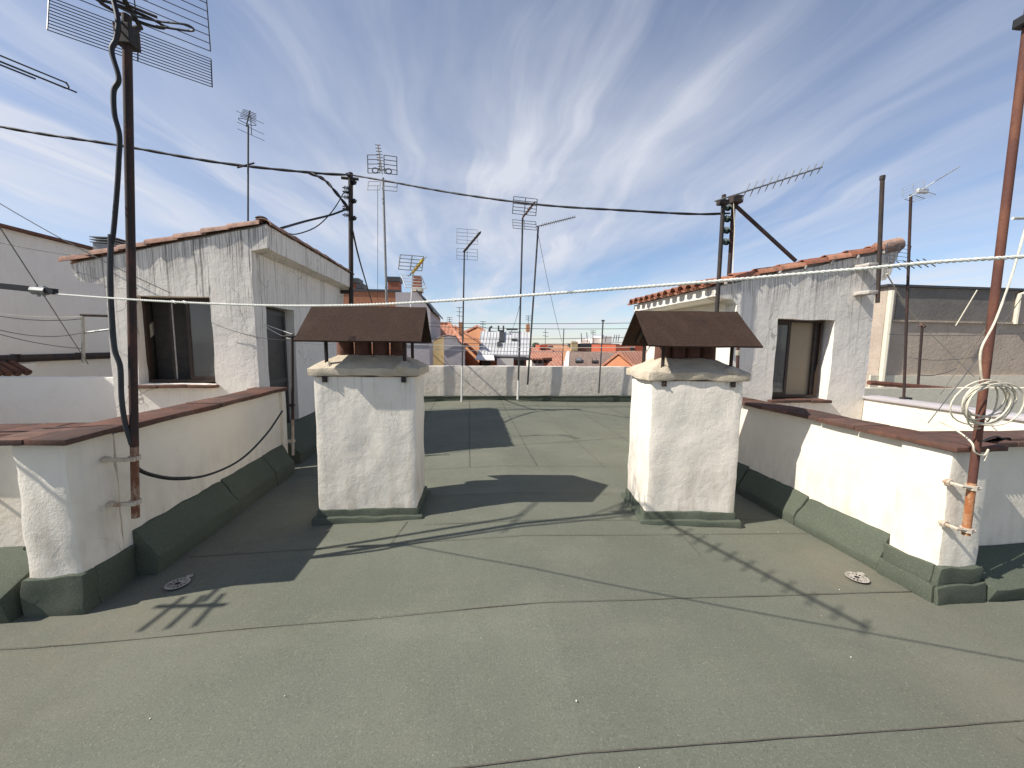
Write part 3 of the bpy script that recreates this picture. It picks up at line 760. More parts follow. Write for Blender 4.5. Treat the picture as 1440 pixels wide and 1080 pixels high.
r0 = atz(50, 111, Z-.06); MB().tube([r0, r0-ax*.6], .0055, 6).build('director', 'dark_steel', t)
MB().tube([B1+V((0, 0, -.06)), u0-ax*.12], .01, 6).build('boom', 'dark_steel', t)
# small yagi on the left hut
p0, p1 = at(348, 309, 5.6), at(349, 176, 5.6)
t = thing('antenna_mast', 'thin mast with small yagi on top of the left hut roof', 'antenna mast', p0)
MB().tube([p0-V((0, 0, .12)), p1], .011, 8).build('pole', 'dark_steel', t)
yagi(t, p1+V((.0, -.03, .0)), (.55, -.8, .1), .3, 6, .17, (.9, .45, -.1), 'dark_steel', .004)
MB().tube([p1+V((.06, -.05, -.14)), p1+V((.06, -.05, .1))], .005, 6).build('reflector_post', 'dark_steel', t)
q = MB()
for k in (-.13, -.05, .08): q.tube([p1+V((-.07, -.12, k+.02)), p1+V((.17, .04, k-.03))], .003, 5)
q.build('reflector', 'dark_steel', t)
q = at(348, 232, 5.6); MB().tube([q+V((-.1, -.05, -.06)), q+V((.06, .05, .05))], .011, 6).build('clamp', 'black_metal', t)

# insulator pole (left, at the far end of the hut)
def insul(root, p, d, mat='green_plastic'):
    p, d = V(p), V(d).normalized(); q = MB()
    q.tube([p, p+d*.05], .012, 6)
    for k in range(3): q.tube([p+d*(.045+.026*k), p+d*(.056+.026*k), p+d*(.066+.026*k)], [.022, .046, .02], 9)
    q.tube([p+d*.12, p+d*.15], .013, 7)
    return q.build('insulator', mat, root)
p0, p1 = at(493, 440, 8.3), at(493, 243, 8.3)
t = thing('insulator_pole', 'dark post stacked with cable insulators at the far corner of the left hut', 'cable post', p0)
MB().tube([p0-V((0, 0, .5)), p1], .045, 10).build('pole', 'black_metal', t, smooth=50)
q = MB().box(-2.62, 8.25, 2.57, p0.x, 8.31, 2.64); q.build('bracket', 'black_metal', t)
for k, yy in enumerate((258, 272, 284, 296, 308)):
    insul(t, at(493, yy, 8.3), (-1 if k % 2 else 1, -.5, .1), 'black_plastic'); 
for yy in (265, 278, 291, 303): insul(t, at(493, yy, 8.3), (-1, -.3, -.05), 'dark_steel')
q = MB(); q.tube([at(480, 250, 8.3), at(504, 252, 8.3)], .03, 8); q.tube([at(487, 244, 8.25), at(499, 256, 8.25)], .028, 6); q.build('clamp', 'black_metal', t)
# right insulator post with brace
p0, p1 = at(1025, 392, 5.2), at(1032, 281, 5.2)
t = thing('insulator_pole', 'braced post with four glass insulators rising from the right hut roof tiles', 'cable post', p0)
MB().tube([p0-V((0, 0, .15)), p1], .028, 10).build('pole', 'rust_dark', t, smooth=50)
MB().tube([at(1033, 288, 5.2), at(1119, 367, 5.2)], .026, 4).build('brace', 'black_metal', t)
q = at(1034, 281, 5.18); MB().box(q.x-.07, q.y-.06, q.z-.05, q.x+.08, q.y+.06, q.z+.05).build('clamp', 'black_metal', t, .01)
for yy in (293, 309, 325, 341): insul(t, at(1029+(yy-293)*-.05, yy, 5.2), (-1, -.3, 0))
MB().tube([at(1031.5, 285, 5.15), at(1033, 320, 5.14), at(1031, 365, 5.1), at(1030.5, 398, 4.33), at(1031, 440, 4.33)], .006, 6).build('cable', 'cream_cable', t)
# post A with long yagi
p0, p1 = at(1006, 470, 4.3), at(1018, 274, 4.3)
t = thing('antenna_mast', 'dark post at the right hut corner with a long many-element yagi pointing right', 'antenna mast', p0)
MB().tube([p0, p1], .023, 10).build('pole', 'black_metal', t, smooth=50)
q = at(1017, 285, 4.3); MB().box(q.x-.06, q.y-.04, q.z-.025, q.x+.05, q.y+.04, q.z+.025).build('clamp', 'black_metal', t, .005)
for z in (2.22, 1.75): bracket(t, (p0.x+.32, 4.42, z) if z < 2 else (p0.x+.05, 4.42, z), (-1, -.3, 0) if z < 2 else (-.4, -1, 0), 'bracket', 'black_metal', .3 if z < 2 else .1)
ya, yb = at(1012, 281, 4.26), at(1156, 235, 4.26)
yagi(t, ya, yb-ya, (yb-ya).length, 11, .17, (.25, -.3, .9), 'grey_metal', .0055, off=.33, loop=False)
# bare pole C
p0, p1 = at(1234, 426, 4.22), at(1241, 249, 4.22)
t = thing('pole', 'bare dark pole bracketed to the right front corner of the right hut', 'pole', p0)
MB().tube([p0, p1], .022, 10).build('tube', 'black_metal', t, smooth=50)
q = MB().tube([p1-V((0, 0, .03)), p1+V((0, 0, .015))], .027, 8); q.build('cap', 'black_metal', t)
for yy in (372, 411):
    q = at(1235, yy, 4.22); b2 = MB().box(q.x-.14, q.y-.015, q.z-.02, q.x+.02, q.y+.19, q.z+.02); b2.build('bracket', 'mortar', t, .01, .05, .01, 9)
# mast D on the low wall
p0, p1 = at(1271, 561, 4.12), at(1281, 274, 4.12)
t = thing('antenna_mast', 'slim dark mast with small white yagi, on the low wall right of the right hut', 'antenna mast', p0)
MB().tube([p0, p1], .014, 8).build('pole', 'rust_dark', t, smooth=50)
MB().box(p0.x-.03, p0.y-.03, p0.z-.03, p0.x+.08, p0.y+.03, p0.z+.02).build('foot', 'black_metal', t)
ya, yb = at(1284, 274, 4.08), at(1348, 235, 4.0)
yagi(t, ya, yb-ya, (yb-ya).length, 8, .075, (.15, -.9, .5), 'aluminium', .0035, off=.25, boom_mat='white_metal', loop=False)
q = at(1296, 269, 4.08); MB().box(q.x-.06, q.y-.02, q.z-.02, q.x+.07, q.y+.02, q.z+.025).build('balun', 'white_metal', t, .006)
grid('reflector', t, ya, (.35, -.9, .15), (-.1, 0, 1), .09, .02, .12, 4, 'aluminium', .0025); grid('reflector', t, ya, (.35, -.9, .15), (1, 0, -.2), .09, .03, .16, 4, 'aluminium', .0025)
q = MB()
c_ = at(1281, 375, 4.08)
for k in range(6): 
    cc = c_+V((-.22+.09*k, 0, .01*k)); q.tube([cc+V((-.04, -.1, -.06)), cc+V((.05, .1, .07))], .006, 5)
q.tube([c_+V((-.3, 0, -.02)), c_+V((.32, -.02, .06))], .012, 6); q.build('director', 'dark_steel', t)
grid('reflector', t, at(1262, 360, 4.3), (1, .2, 0), (.1, 0, 1), .22, -.05, .14, 5, 'grey_metal', .003)
# bent post E
p0, p1 = at(1292, 533, 6.3), at(1297, 458, 6.3)
t = thing('clothes_post', 'short rusty clothesline post leaning in front of the tan wall', 'post', p0)
MB().tube([p0-V((0, 0, .1)), p1], .02, 8).build('tube', 'rust_dark', t); MB().tube([p1+V((-.03, 0, .02)), p1+V((.05, 0, -.02))], .03, 7).build('cap', 'rust', t)

# right big mast
A0, A1 = V((3.21, 1.985, .40)), V((3.14, 1.985, 3.75))
A0 = at(1358, 752, 1.97); A1 = at(1446, 30, 1.97)
t = thing('antenna_mast', 'thick rust red mast bracketed to the right parapet pillar, leaning right', 'antenna mast', A0)
ct = A0.lerp(A1, .115)
MB().tube([A0, ct], .021, 12).build('pole_foot', 'rust_bright', t, smooth=50)
MB().tube([ct-(A1-A0)*.003, A1+(A1-A0)*.08], .0205, 12).build('pole', 'rust', t, smooth=50)
for k in (.012, .105):
    q = A0.lerp(A1, k); b2 = MB().tube([(q.x-.075, 2.06, q.z+.01), (q.x-.075, q.y-.005, q.z+.01), (q.x+.03, q.y-.02, q.z)], .011, 6)
    b2.tube([q-V((0, 0, .014)), q+V((0, 0, .014))], .031, 10); b2.tube([(q.x-.075, 2.045, q.z+.01), (q.x-.075, 2.02, q.z+.01)], .022, 7)
    b2.build('bracket', 'pole_paint', t)
q = at(1438, 30, 1.97); MB().box(q.x-.02, q.y-.03, q.z-.025, q.x+.04, q.y+.03, q.z+.025).build('clamp', 'black_plastic', t, .006)
# cable coil
t = thing('cable_coil', 'coil of cream antenna cable hung on the rust red mast', 'cable coil', at(1388, 560, 1.94))
hook = at(1384, 538, 1.94)
for k in range(8):
    rx, rz_ = random.uniform(.14, .205), random.uniform(.09, .15); tw = random.uniform(-.5, .5); dx = random.uniform(-.05, .05)
    pts = []
    for j in range(25):
        a = math.pi/2+2*math.pi*j/24+.02*k
        pts.append(hook+V((dx+math.cos(a)*rx, -.03+math.cos(a)*rx*tw*.5+.004*k-.012*math.sin(a), -rz_+math.sin(a)*rz_*(1+.15*math.cos(a+k)))))
    MB().tube(pts, .0042, 6).build('loop', 'cream_cable', t, smooth=60)
MB().tube(spline([at(1383, 545, 1.93), at(1379, 520, 1.92), at(1380, 490, 1.92), at(1400, 450, 1.93), at(1425, 380, 1.95), at(1450, 290, 2.0)], 8), .0055, 6).build('lead', 'cream_cable', t, smooth=60)
MB().tube(spline([at(1320, 592, 2.12), at(1345, 605, 2.05), at(1366, 622, 1.95), at(1371, 636, 1.935), at(1384, 640, 1.94), at(1390, 632, 1.94), at(1384, 648, 1.94)], 8), .005, 6).build('tie', 'cream_cable', t, smooth=60)
t = None
q = MB()
for k in range(4):
    a0 = at(1378+6*k, 622+2*k, 2.15); q.tube(spline([a0, at(1400+5*k, 614+4*k, 2.25), at(1425, 620+3*k, 2.2), at(1470, 612+5*k, 2.25)], 6), .006, 6)
for v_ in q.bm.verts: v_.co.z = max(.985, min(v_.co.z, 1.02))
tag(q.build('cable_bundle', 'black_plastic'), 'loose black cables lying on the right coping behind the rust red mast', 'cables')
# antenna just right of the frame
t = thing('antenna_mast', 'grid antenna peeking in at the right picture edge', 'antenna mast', (5.35, 3.0, .98))
MB().tube([(5.35, 2.9, .9), (5.35, 2.9, 3.2)], .02, 8).build('pole', 'rust', t)
MB().box(5.31, 2.42, .9, 5.39, 2.95, .975).build('foot', 'black_metal', t)
grid('reflector', t, at(1452, 285, 2.9), (.8, .5, 0), (.2, -.1, 1), .16, -.13, .2, 9, 'dark_steel', .003)
MB().tube([at(1424, 307, 2.9), (5.35, 2.9, 2.75)], .012, 6).build('boom', 'white_metal', t)
# antenna left of the frame that throws its shadow on the felt
t = thing('antenna_mast', 'antenna mast on the front parapet beyond the left picture edge', 'antenna mast', (-4.2, 2.75, 1.0))
MB().tube([(-4.2, 2.75, .9), (-4.2, 2.75, 2.5), (-4.2, 1.9, 2.46)], .014, 8).build('pole', 'rust', t)
MB().tube([(-4.42, 1.9, 2.42), (-4.0, 1.86, 2.42)], .02, 6).build('boom', 'dark_steel', t)
for k in range(3): MB().tube([(-4.33+k*.12, 1.98, 2.43), (-4.36+k*.145, 1.68, 2.43)], .012, 6).build('director', 'dark_steel', t)

# far antennas by the end wall
FAR = 10.45
def far_mast(base, top, Y, label, mat, r=.016, foot=None):
    p0, p1 = at(*base, Y), at(*top, Y)
    t = thing('antenna_mast', label, 'antenna mast', p0, 'antenna masts along the far wall')
    if foot:
        pf = at(*foot, Y); MB().tube([p0, pf], r*1.3, 8).build('pole_foot', 'white_metal', t); p0 = pf
    MB().tube([p0, p1], r, 8).build('pole', mat, t, smooth=50)
    return t, p1
t, p = far_mast((548, 566), (538.5, 250), 10.3, 'pale grey mast with twin grid panels and two rings, behind the left chimney', 'grey_metal', .03)
for s2 in (-1, 1):
    grid('reflector', t, p+V((s2*.2, -.05, 0)), (1, s2*.15, 0), (0, 0, 1), .15, .08, .5, 5, 'dark_steel', .009, 2)
    grid('reflector', t, p+V((s2*.2, -.05, -.12)), (1, s2*.15, 0), (0, -.4, -1), .15, .0, .25, 3, 'grey_metal', .008, 2)
    MB().tube([p+V((s2*.16+math.cos(a)*.07, -.1, .12+math.sin(a)*.06)) for a in [k*math.pi/6 for k in range(13)]], .014, 6).build('ring', 'dark_steel', t)
yagi(t, p+V((0, -.1, .1)), (.02, -.6, .55), .62, 8, .16, (1, 0, 0), 'dark_steel', .008, True, 'cream_cable')
t, p = far_mast((649, 566), (653, 352), 10.35, 'mast with white foot and stubby dark yagi over a faint grid, beside the hip roof', 'dark_steel', .02, (650, 515))
a, b_ = at(654, 352, 10.3), at(675, 327, 10.0)
yagi(t, a, b_-a, (b_-a).length, 7, .16, (.5, -.8, .3), 'black_metal', .018, True, 'black_metal', .1, False)
grid('reflector', t, at(657, 343, 10.4), (1, .1, 0), (0, .1, 1), .27, .0, .38, 5, 'grey_metal', .005); grid('reflector', t, at(657, 350, 10.4), (1, .1, 0), (0, -.1, -1), .27, .0, .28, 4, 'grey_metal', .005)
t, p = far_mast((728, 562), (735, 307), 10.4, 'taller of the two close masts, topped by a curved grid antenna', 'dark_steel', .024, (729, 535))
grid('reflector', t, at(737, 303, 10.4), (1, .15, 0), (.05, -.25, 1), .32, .02, .42, 6, 'dark_steel', .008, 3); grid('reflector', t, at(737, 309, 10.4), (1, .15, 0), (.05, -.35, -1), .32, .03, .28, 4, 'grey_metal', .008, 3)
a, b_ = at(736, 305, 10.3), at(752, 284, 9.7)
yagi(t, a, b_-a, (b_-a).length, 7, .15, (.7, -.5, .2), 'dark_steel', .012, True, 'rust', .1, False)
t, p = far_mast((742, 541), (757, 318), 10.45, 'leaning mast whose long thin yagi points right, beside the taller mast', 'dark_steel', .024)
a, b_ = at(757, 318, 10.4), at(809, 305, 10.4)
yagi(t, a, b_-a, (b_-a).length, 16, .12, (.1, -.8, .5), 'grey_metal', .008, True, None, .1, False)
t, p = far_mast((842, 553), (848, 452), 10.45, 'bare short post with capped top on the far wall near the right chimney', 'dark_steel', .02)
MB().tube([p, p+V((0, 0, .04))], .05, 8).build('cap', 'dark_steel', t)
t, p = far_mast((790, 530), (793, 462), 11.2, 'short thin post behind the far wall between the orange and brown roofs', 'dark_steel', .014)
# clothes posts by the chimneys
p0, p1 = at(412, 640, 5.05), at(411, 470, 5.05)
t = thing('clothes_post', 'dark clothesline post at the end of the left parapet under the hood corner', 'post', p0)
MB().tube([p0, p0.lerp(p1, .3)], .017, 8).build('pole_foot', 'pole_paint', t); MB().tube([p0.lerp(p1, .3), p1], .018, 8).build('pole', 'rust_dark', t)
MB().tube([p1+V((-.13, 0, -.03)), p1+V((.2, -.02, -.02))], .014, 6).build('arm', 'black_metal', t)
q = p0.lerp(p1, .12); MB().box(q.x-.12, q.y-.03, q.z-.015, q.x+.02, q.y+.02, q.z+.015).build('bracket', 'pole_paint', t)
q = p0.lerp(p1, .42); MB().box(q.x-.12, q.y-.03, q.z-.015, q.x+.02, q.y+.02, q.z+.015).build('bracket', 'black_metal', t)
p0, p1 = at(1033, 652, 4.06), at(1038, 487, 4.06)
t = thing('clothes_post', 'rusty clothesline post at the end of the right parapet beside the chimney', 'post', p0)
MB().tube([p0, p0.lerp(p1, .5)], .014, 8).build('pole_foot', 'rust_bright', t); MB().tube([p0.lerp(p1, .5), p1], .017, 8).build('pole', 'rust_dark', t)
q = MB()
for k in range(5): q.tube([p1+V((.02*math.cos(a), .02*math.sin(a), -.05-.012*k)) for a in [j*math.pi/5 for j in range(11)]], .004, 5)
q.build('rope_wrap', 'cream_cable', t)
for k in (.08, .5):
    q = p0.lerp(p1, k); MB().box(q.x-.01, q.y-.02, q.z-.012, q.x+.09, q.y+.02, q.z+.012).build('bracket', 'pole_paint', t)
# left yard clothes bracket
p0, p1 = at(117, 505, 5.9), at(116, 443, 5.9)
t = thing('clothes_post', 'grey clothesline bracket fixed to the far side of the left hut', 'post', p0)
q = MB().tube([p0-V((0, 0, .05)), p1], .018, 6); q.build('upright', 'grey_metal', t)
q = MB().tube([p1+V((-.02, 0, 0)), (-4.24, 5.9, p1.z-.01)], .02, 6); q.build('arm', 'black_metal', t)
MB().tube([at(118, 468, 5.9), (-4.24, 5.9, at(131, 452, 5.9).z)], .012, 6).build('brace', 'grey_metal', t)

# ------------------------------------------------------------------ cables and lines
def cable(name, pts, r, mat, label, cat='cable', group=None, n=8, tw=None):
    path = spline(pts, n); mb = MB()
    if tw: twist(mb, path, *tw)
    else: mb.tube(path, r, 6)
    return tag(mb.build(name, mat, smooth=60), label, cat, group)
cable('overhead_cable', [at(-260, 120, 8.2), at(0, 178, 8.2), at(165, 204, 8.2), at(310, 229, 8.2), at(440, 243, 8.2), at(492, 246, 8.2)], 0, 'black_plastic', 'thick twisted black cable crossing the sky from the left edge to the insulator post', tw=(.008, .018, .9, 2), group='overhead power cables')
cable('overhead_cable', [at(493, 246, 8.2), at(540, 254, 7.7), at(640, 272, 6.9), at(760, 288, 6.1), at(880, 296, 5.5), at(975, 301, 5.2), at(1026, 300, 5.15)], 0, 'black_plastic', 'thick twisted black cable sagging between the insulator post and the right hut post', tw=(.005, .012, .8, 2), group='overhead power cables')
cable('drop_cable', [at(432, 242, 8.2), at(455, 252, 8.15), at(472, 270, 8.1), at(490, 293, 8.2)], 0, 'black_plastic', 'short steep black cable branching down to the insulator post', tw=(.016, .018, .4, 2), group='drop cables at the insulator post')
cable('drop_cable', [at(490, 293, 8.2), at(466, 302, 7.9), at(430, 311, 7.2), at(395, 321, 6.4)], .018, 'black_plastic', 'upper of two black cables running from the insulator post to the left hut roof', group='drop cables at the insulator post')
cable('drop_cable', [at(484, 270, 8.2), at(468, 296, 8.0), at(446, 318, 7.5), at(418, 329, 7.0), at(400, 327, 6.6)], .010, 'black_plastic', 'lower slack thin cable drooping onto the left hut roof', group='drop cables at the insulator post')
cable('drop_cable', [at(496, 325, 8.2), at(504, 360, 9.5), at(514, 395, 12), at(523, 425, 15)], .02, 'black_plastic', 'straight black cable running down from the insulator post to the brick wall behind', group='drop cables at the insulator post')
RA, RB = V((-2.36, 2.54, 0)), V((1.5, .95, 0))
def on_rope(x, y):
    d = ray(x, y); e_ = RB-RA
    k = (RA.x*e_.y-RA.y*e_.x)/(d.x*e_.y-d.y*e_.x)
    return V((0, 0, H))+d*k
rp = [on_rope(x, y) for x, y in ((58, 412), (200, 422), (360, 429), (500, 429), (640, 422), (800, 411), (1000, 396), (1200, 379), (1440, 361))]
rp += [V((2.6, .5, 1.87)), V((4.4, -.24, 2.05)), V((5.6, -.73, 2.2))]
rope = cable('rope', rp, 0, 'white_cord', 'white twisted rope stretched across the whole roof from left arm to rust red mast', 'rope', n=14, tw=(.0026, .0034, .032, 2))
t = thing('clothes_post', 'clothesline post beyond the right picture edge that holds the white rope', 'post', (5.62, -.74, gz(5.6)))
MB().tube([(5.62, -.74, gz(5.6)), (5.62, -.74, 2.3)], .025, 10).build('tube', 'rust', t, smooth=50)
MB().box(5.52, -.84, gz(5.6), 5.72, -.64, gz(5.6)+.06).build('foot', 'concrete', t, .01)
for x, y in ((638, 422), (245, 424.5), (260, 425)): MB().tube([on_rope(x-2, y-1), on_rope(x+2, y+1)], .0065, 6).build('knot', 'white_cord', rope)
LG = 'thin clotheslines between the huts'
lines = [((412, 476, 5.05), (893, 488, 6.6), .05, 'white line from the left post, upper of the pair above the far wall'),
         ((412, 482, 5.05), (893, 494, 6.6), .05, 'white line from the left post, lower of the pair above the far wall'),
         ((366, 454, 5.3), (411, 470, 5.05), .0, 'upper short white line between hut wall hook and left post'),
         ((366, 454, 5.3), (411, 478, 5.05), .02, 'lower short white line between hut wall hook and left post'),
         ((600, 454, 9.2), (900, 454, 9.2), .02, 'highest thin wire over the distant roofs'),
         ((600, 459, 9.3), (900, 462, 9.3), .03, 'second thin wire over the distant roofs'),
         ((600, 476, 9.4), (900, 474, 9.4), .03, 'third thin wire level with the metal roof'),
         ((655, 483, 9.5), (900, 481, 9.5), .03, 'lowest thin wire just above the orange roofs')]
for i, (a, b_, dr, lab) in enumerate(lines):
    tag(MB().tube(sag(at(*a), at(*b_), dr), .0045 if i < 4 else .007, 5).build('clothesline', 'white_cord' if i < 4 else 'wire'), lab, 'clothesline', LG)
LG = 'thin wires in the left yard'
for a, b_, dr, lab, r, mt in [((-40, 258, 4), (124, 512, 5.7), 0, 'thin wire slanting steeply down from the top left corner of the yard', .005, 'wire'),
        ((-40, 262, 5), (240, 412, 5.0), .05, 'thin wire slanting over the white building to the left hut eave', .005, 'wire'),
        ((-40, 435, 5), (117, 445, 5.9), .04, 'pale upper line running to the grey yard bracket', .006, 'white_cord'),
        ((-40, 437, 5), (117, 448, 5.9), .06, 'dark line just under the pale line at the yard bracket', .005, 'wire'),
        ((-40, 452, 5), (117, 468, 5.9), .10, 'slack middle wire drooping to the yard bracket', .005, 'wire'),
        ((-40, 458, 5), (117, 490, 5.9), .05, 'lowest slanting wire in front of the white building', .005, 'wire'),
        ((-40, 332, 6.5), (128, 362, 6.5), .03, 'wire high on the white building facade', .006, 'wire'),
        ((296, 453, 5.0), (412, 478, 5.05), .06, 'thin grey wire crossing the left hut front to the post', .003, 'wire')]:
    tag(MB().tube(sag(at(*a), at(*b_), dr), r, 5).build('yard_wire', mt), lab, 'wire', LG)
LG = 'thin wires in the right yard'
for a, b_, dr, lab, r, mt in [((1247, 385, 4.3), (1300, 460, 6.3), .05, 'white cable dropping from the right hut corner to the short rusty post', .008, 'cream_cable'),
        ((1300, 461, 6.3), (1370, 530, 7), .0, 'white cable continuing from the short rusty post across the tan wall', .007, 'cream_cable'),
        ((1374, 408, 8.8), (1344, 458, 8.8), 0, 'short pale cord hanging on the dark grey panel', .012, 'cream_cable'),
        ((1450, 400, 3), (1305, 595, 2.4), .02, 'dark wire slanting down past the coil to the right coping', .003, 'wire'),
        ((1392, 455, 2.3), (1322, 555, 4), .0, 'pale cord slanting from the mast across the tan wall', .004, 'cream_cable'),
        ((1250, 470, 8.5), (1450, 467, 8.5), .06, 'thin wire running along the middle of the tan wall', .008, 'wire'),
        ((1270, 500, 6), (1385, 500, 3), .06, 'thin slack wire between the slim mast and the coil', .004, 'wire'),
        ((1292, 527, 6.3), (1345, 518, 6.3), .06, 'looped dark wire tied to the short rusty post', .008, 'wire')]:
    tag(MB().tube(sag(at(*a), at(*b_), dr), r, 5).build('yard_wire', mt), lab, 'wire', LG)
LG = 'guy wires of the far antennas'
for a, b_, lab in [((757, 330, 10.4), (790, 480, 12), 'slack guy wire falling right from the leaning mast'),
                   ((733, 420, 10.4), (717, 470, 12), 'short guy wire falling left from the taller mast'),
                   ((531, 262, 10.3), (531, 420, 12), 'vertical hanging wire beside the pale grey mast'),
                   ((620, 500, 10.5), (690, 560, 10.5), 'wire slanting down across the far wall')]:
    tag(MB().tube(sag(at(*a), at(*b_), .12), .006, 5).build('guy_wire', 'wire'), lab, 'wire', LG)

# ------------------------------------------------------------------ neighbours left and right
X0 = -7.2
pA = atx(0, 320, X0); pB = atx(0, 503, X0)
t = thing('building', 'plain white building behind the left yard with dark roof edge and gutter', 'building', (X0-3, 7, -16))
MB().box(X0-6, 4.5, -16, X0, 14, pA.z).build('wall', 'far_white', t, 0, .6, .01)
MB().box(X0-6.1, 4.4, pA.z+.003, X0+.1, 14.1, pA.z+.045).build('roof_edge', 'coping', t)
g = MB().tube([(X0+.06, 4.5, pB.z-.02), (X0+.06, 14, pB.z-.02)], .06, 8)
for k in range(9): g.box(X0, 4.9+k, pB.z-.03, X0+.13, 4.93+k, pB.z+.05)
g.build('gutter', 'black_metal', t)
r = MB(); q = atx(0, 517, X0+.25); 
for k in range(9): r.tube([(X0+.1, 5.75+k*.13, q.z+.06), (X0+.34, 5.75+k*.13, q.z-.1)], .05, 8)
r.build('lean_to_roof', 'coping', t)
q = atx(60, 520, X0+.08); MB().box(X0, 6.9, .3, X0+.1, 7.15, pB.z-.1).build('pier', 'far_white', t)
t = thing('yard_wall', 'low smooth white wall across the yard left of the left hut', 'wall', (-6, 5.7, -6))
MB().box(-7.19, 5.6, -6, -4.225, 5.8, at(60, 531, 5.6).z).build('wall', 'far_white', t, .01, .3, .007)
t = thing('building', 'tan rendered building behind the right yard with a dark grey panel along its top', 'building', (13, 11, -16))
y0 = 9.0; zt_ = at(1300, 405, y0).z
MB().box(at(1249, 400, y0).x, y0, -16, 22, 15, zt_).build('wall', 'tan_render', t, 0, .6, .012)
a, b_ = at(1262, 405, y0), at(1432, 456, y0); MB().box(a.x, y0-.02, b_.z+.06, at(1430, 405, y0).x, y0+.01, zt_-.03).build('grey_panel', 'grey_render', t, 0, .4, .004)
MB().box(a.x-.1, y0-.06, b_.z+.0, 22, y0+.01, b_.z+.05).build('ledge', 'tan_render', t)
MB().box(at(1249, 400, y0).x-.1, y0-.08, zt_+.002, 22, y0+.5, zt_+.06).build('roof_edge', 'dark_steel', t)
q = at(1247, 470, y0-.06); MB().tube([(q.x, y0-.06, -5), (q.x, y0-.06, zt_-.1)], .07, 8).build('downpipe', 'cream', t)
q = at(1431, 430, y0-.06); MB().tube([(q.x, y0-.06, b_.z), (q.x, y0-.06, zt_-.1), (q.x+.3, y0-.06, zt_)], .05, 8).build('downpipe', 'cream', t)
q = at(1330, 528, y0-.04); MB().box(at(1236, 400, y0).x, y0-.05, -5, 22, y0-.005, q.z).build('plinth', 'cream', t)
a, b_ = at(1222, 538, 8), at(1500, 561, 8)
t = tag(MB().tube([a, b_], .055, 8).build('pipe', 'rust'), 'horizontal rust brown pipe along the foot of the tan building', 'pipe')
MB().box(6.1, 7.9, -6, 16, 8.15, at(1330, 546, 7.9).z).build('yard_wall', 'cream')
tag(bpy.data.objects['yard_wall.001'] if 'yard_wall.001' in bpy.data.objects else bpy.data.objects['yard_wall'], 'low cream wall under the rust brown pipe', 'wall')
t = thing('yard_wall', 'bright low white wall with grey capping in the right yard, beyond the right coping', 'wall', (5.2, 3.4, -6))
MB().box(5.09, 2.45, -6, 5.3, 4.42, .945).build('wall', 'white_wall', t, 0, .25, .006)
MB().box(5.06, 2.51, .947, 5.34, 4.44, .982).build('capping', 'lilac', t, .006, .25, .005)

# ------------------------------------------------------------------ roofs of the city beyond
def bprism(t, name, pix, Y, depth, mat, rough=0):
    return MB().prism([at(x, y, Y) for x, y in pix], (0, depth, 0)).build(name, mat, t)
def extend(pix, Y, z=-16):              # drop a pixel outline's last two points to the street
    return pix
def bldg(label, x0, x1, ytop, Y, depth, mat, cat='building', name='building'):
    a, b_ = at(x0, ytop, Y), at(x1, ytop, Y)
    t = thing(name, label, cat, ((a.x+b_.x)/2, Y, -16))
    MB().box(a.x, Y, -16, b_.x, Y+depth, (a.z+b_.z)/2).build('wall', mat, t)
    return t, a, b_
# brick block
t, a, b_ = bldg('orange brick block with dark capping behind the left hut', 440, 560, 408, 17, 7, 'brick')
MB().box(a.x-.1, 16.95, a.z+.003, b_.x+.1, 17.3, a.z+.1).build('capping', 'dark_steel', t)
for x0, x1, y0, nm in ((545, 561, 389, 1), (492, 503, 391, 0), (503, 510, 399, 0)):
    p, q = at(x0, y0, 17.4), at(x1, y0, 17.4)
    c = MB().box(p.x, 17.4, a.z+.101, q.x, 18.0, p.z-.2); s_ = c.build('chimney_stack', 'brick_red', t)
    MB().box(p.x-.05, 17.35, p.z-.198, q.x+.05, 18.05, p.z).build('chimney_cap', 'dark_steel', s_)
# grey gable
t = thing('building', 'grey rendered gable with a brick chimney, right behind the left hood', 'building', (-2.5, 14.5, -16))
g0 = [at(556, 411, 14.5), at(588, 411, 14.5), at(605, 436, 14.5)]
MB().prism([g0[0], g0[1], g0[2], V((g0[2].x, 14.5, -16)), V((g0[0].x, 14.5, -16))], (0, 5, 0)).build('wall', 'lilac', t)
MB().prism([g0[1]+V((-.05, -.1, .02)), g0[2]+V((.12, -.1, -.05)), g0[2]+V((.12, -.1, .03)), g0[1]+V((-.05, -.1, .1))], (0, 5.2, 0)).build('roof_edge', 'dark_steel', t)
p, q = at(580, 388, 15), at(591, 388, 15); s_ = MB().box(p.x, 15, g0[1].z-.3, q.x, 15.5, p.z).build('chimney_stack', 'brick_red', t)
MB().box(p.x-.05, 14.95, g0[1].z+.1, q.x+.05, 15.55, g0[1].z+.25).build('chimney_base', 'cream', s_)
p0, p1 = at(577, 440, 14.3), at(581, 384, 14.3)
t = thing('antenna_mast', 'yellow centred grid antenna in front of the brick chimney, behind the left hood', 'antenna mast', p0)
MB().tube([p0, p1], .03, 6).build('pole', 'white_metal', t)
grid('reflector', t, p1+V((-.1, 0, .1)), (1, .2, 0), (.2, -.3, 1), .4, .0, .5, 5, 'grey_metal', .014, 3); grid('reflector', t, p1+V((-.1, 0, 0)), (1, .2, 0), (.4, -.3, -1), .35, .1, .6, 5, 'white_metal', .014, 2)
q = MB().tube([p1+V((0, -.1, 0)), p1+V((.45, -.9, .3))], .05, 6); q.build('boom', 'yellow_plastic', t)
q = MB()
for k in range(5): q.tube([p1+V((.09*k-.18, -.18*k, .06*k-.12)), p1+V((.09*k+.2, -.18*k-.1, .06*k+.16))], .014, 5)
q.build('director', 'dark_steel', t)
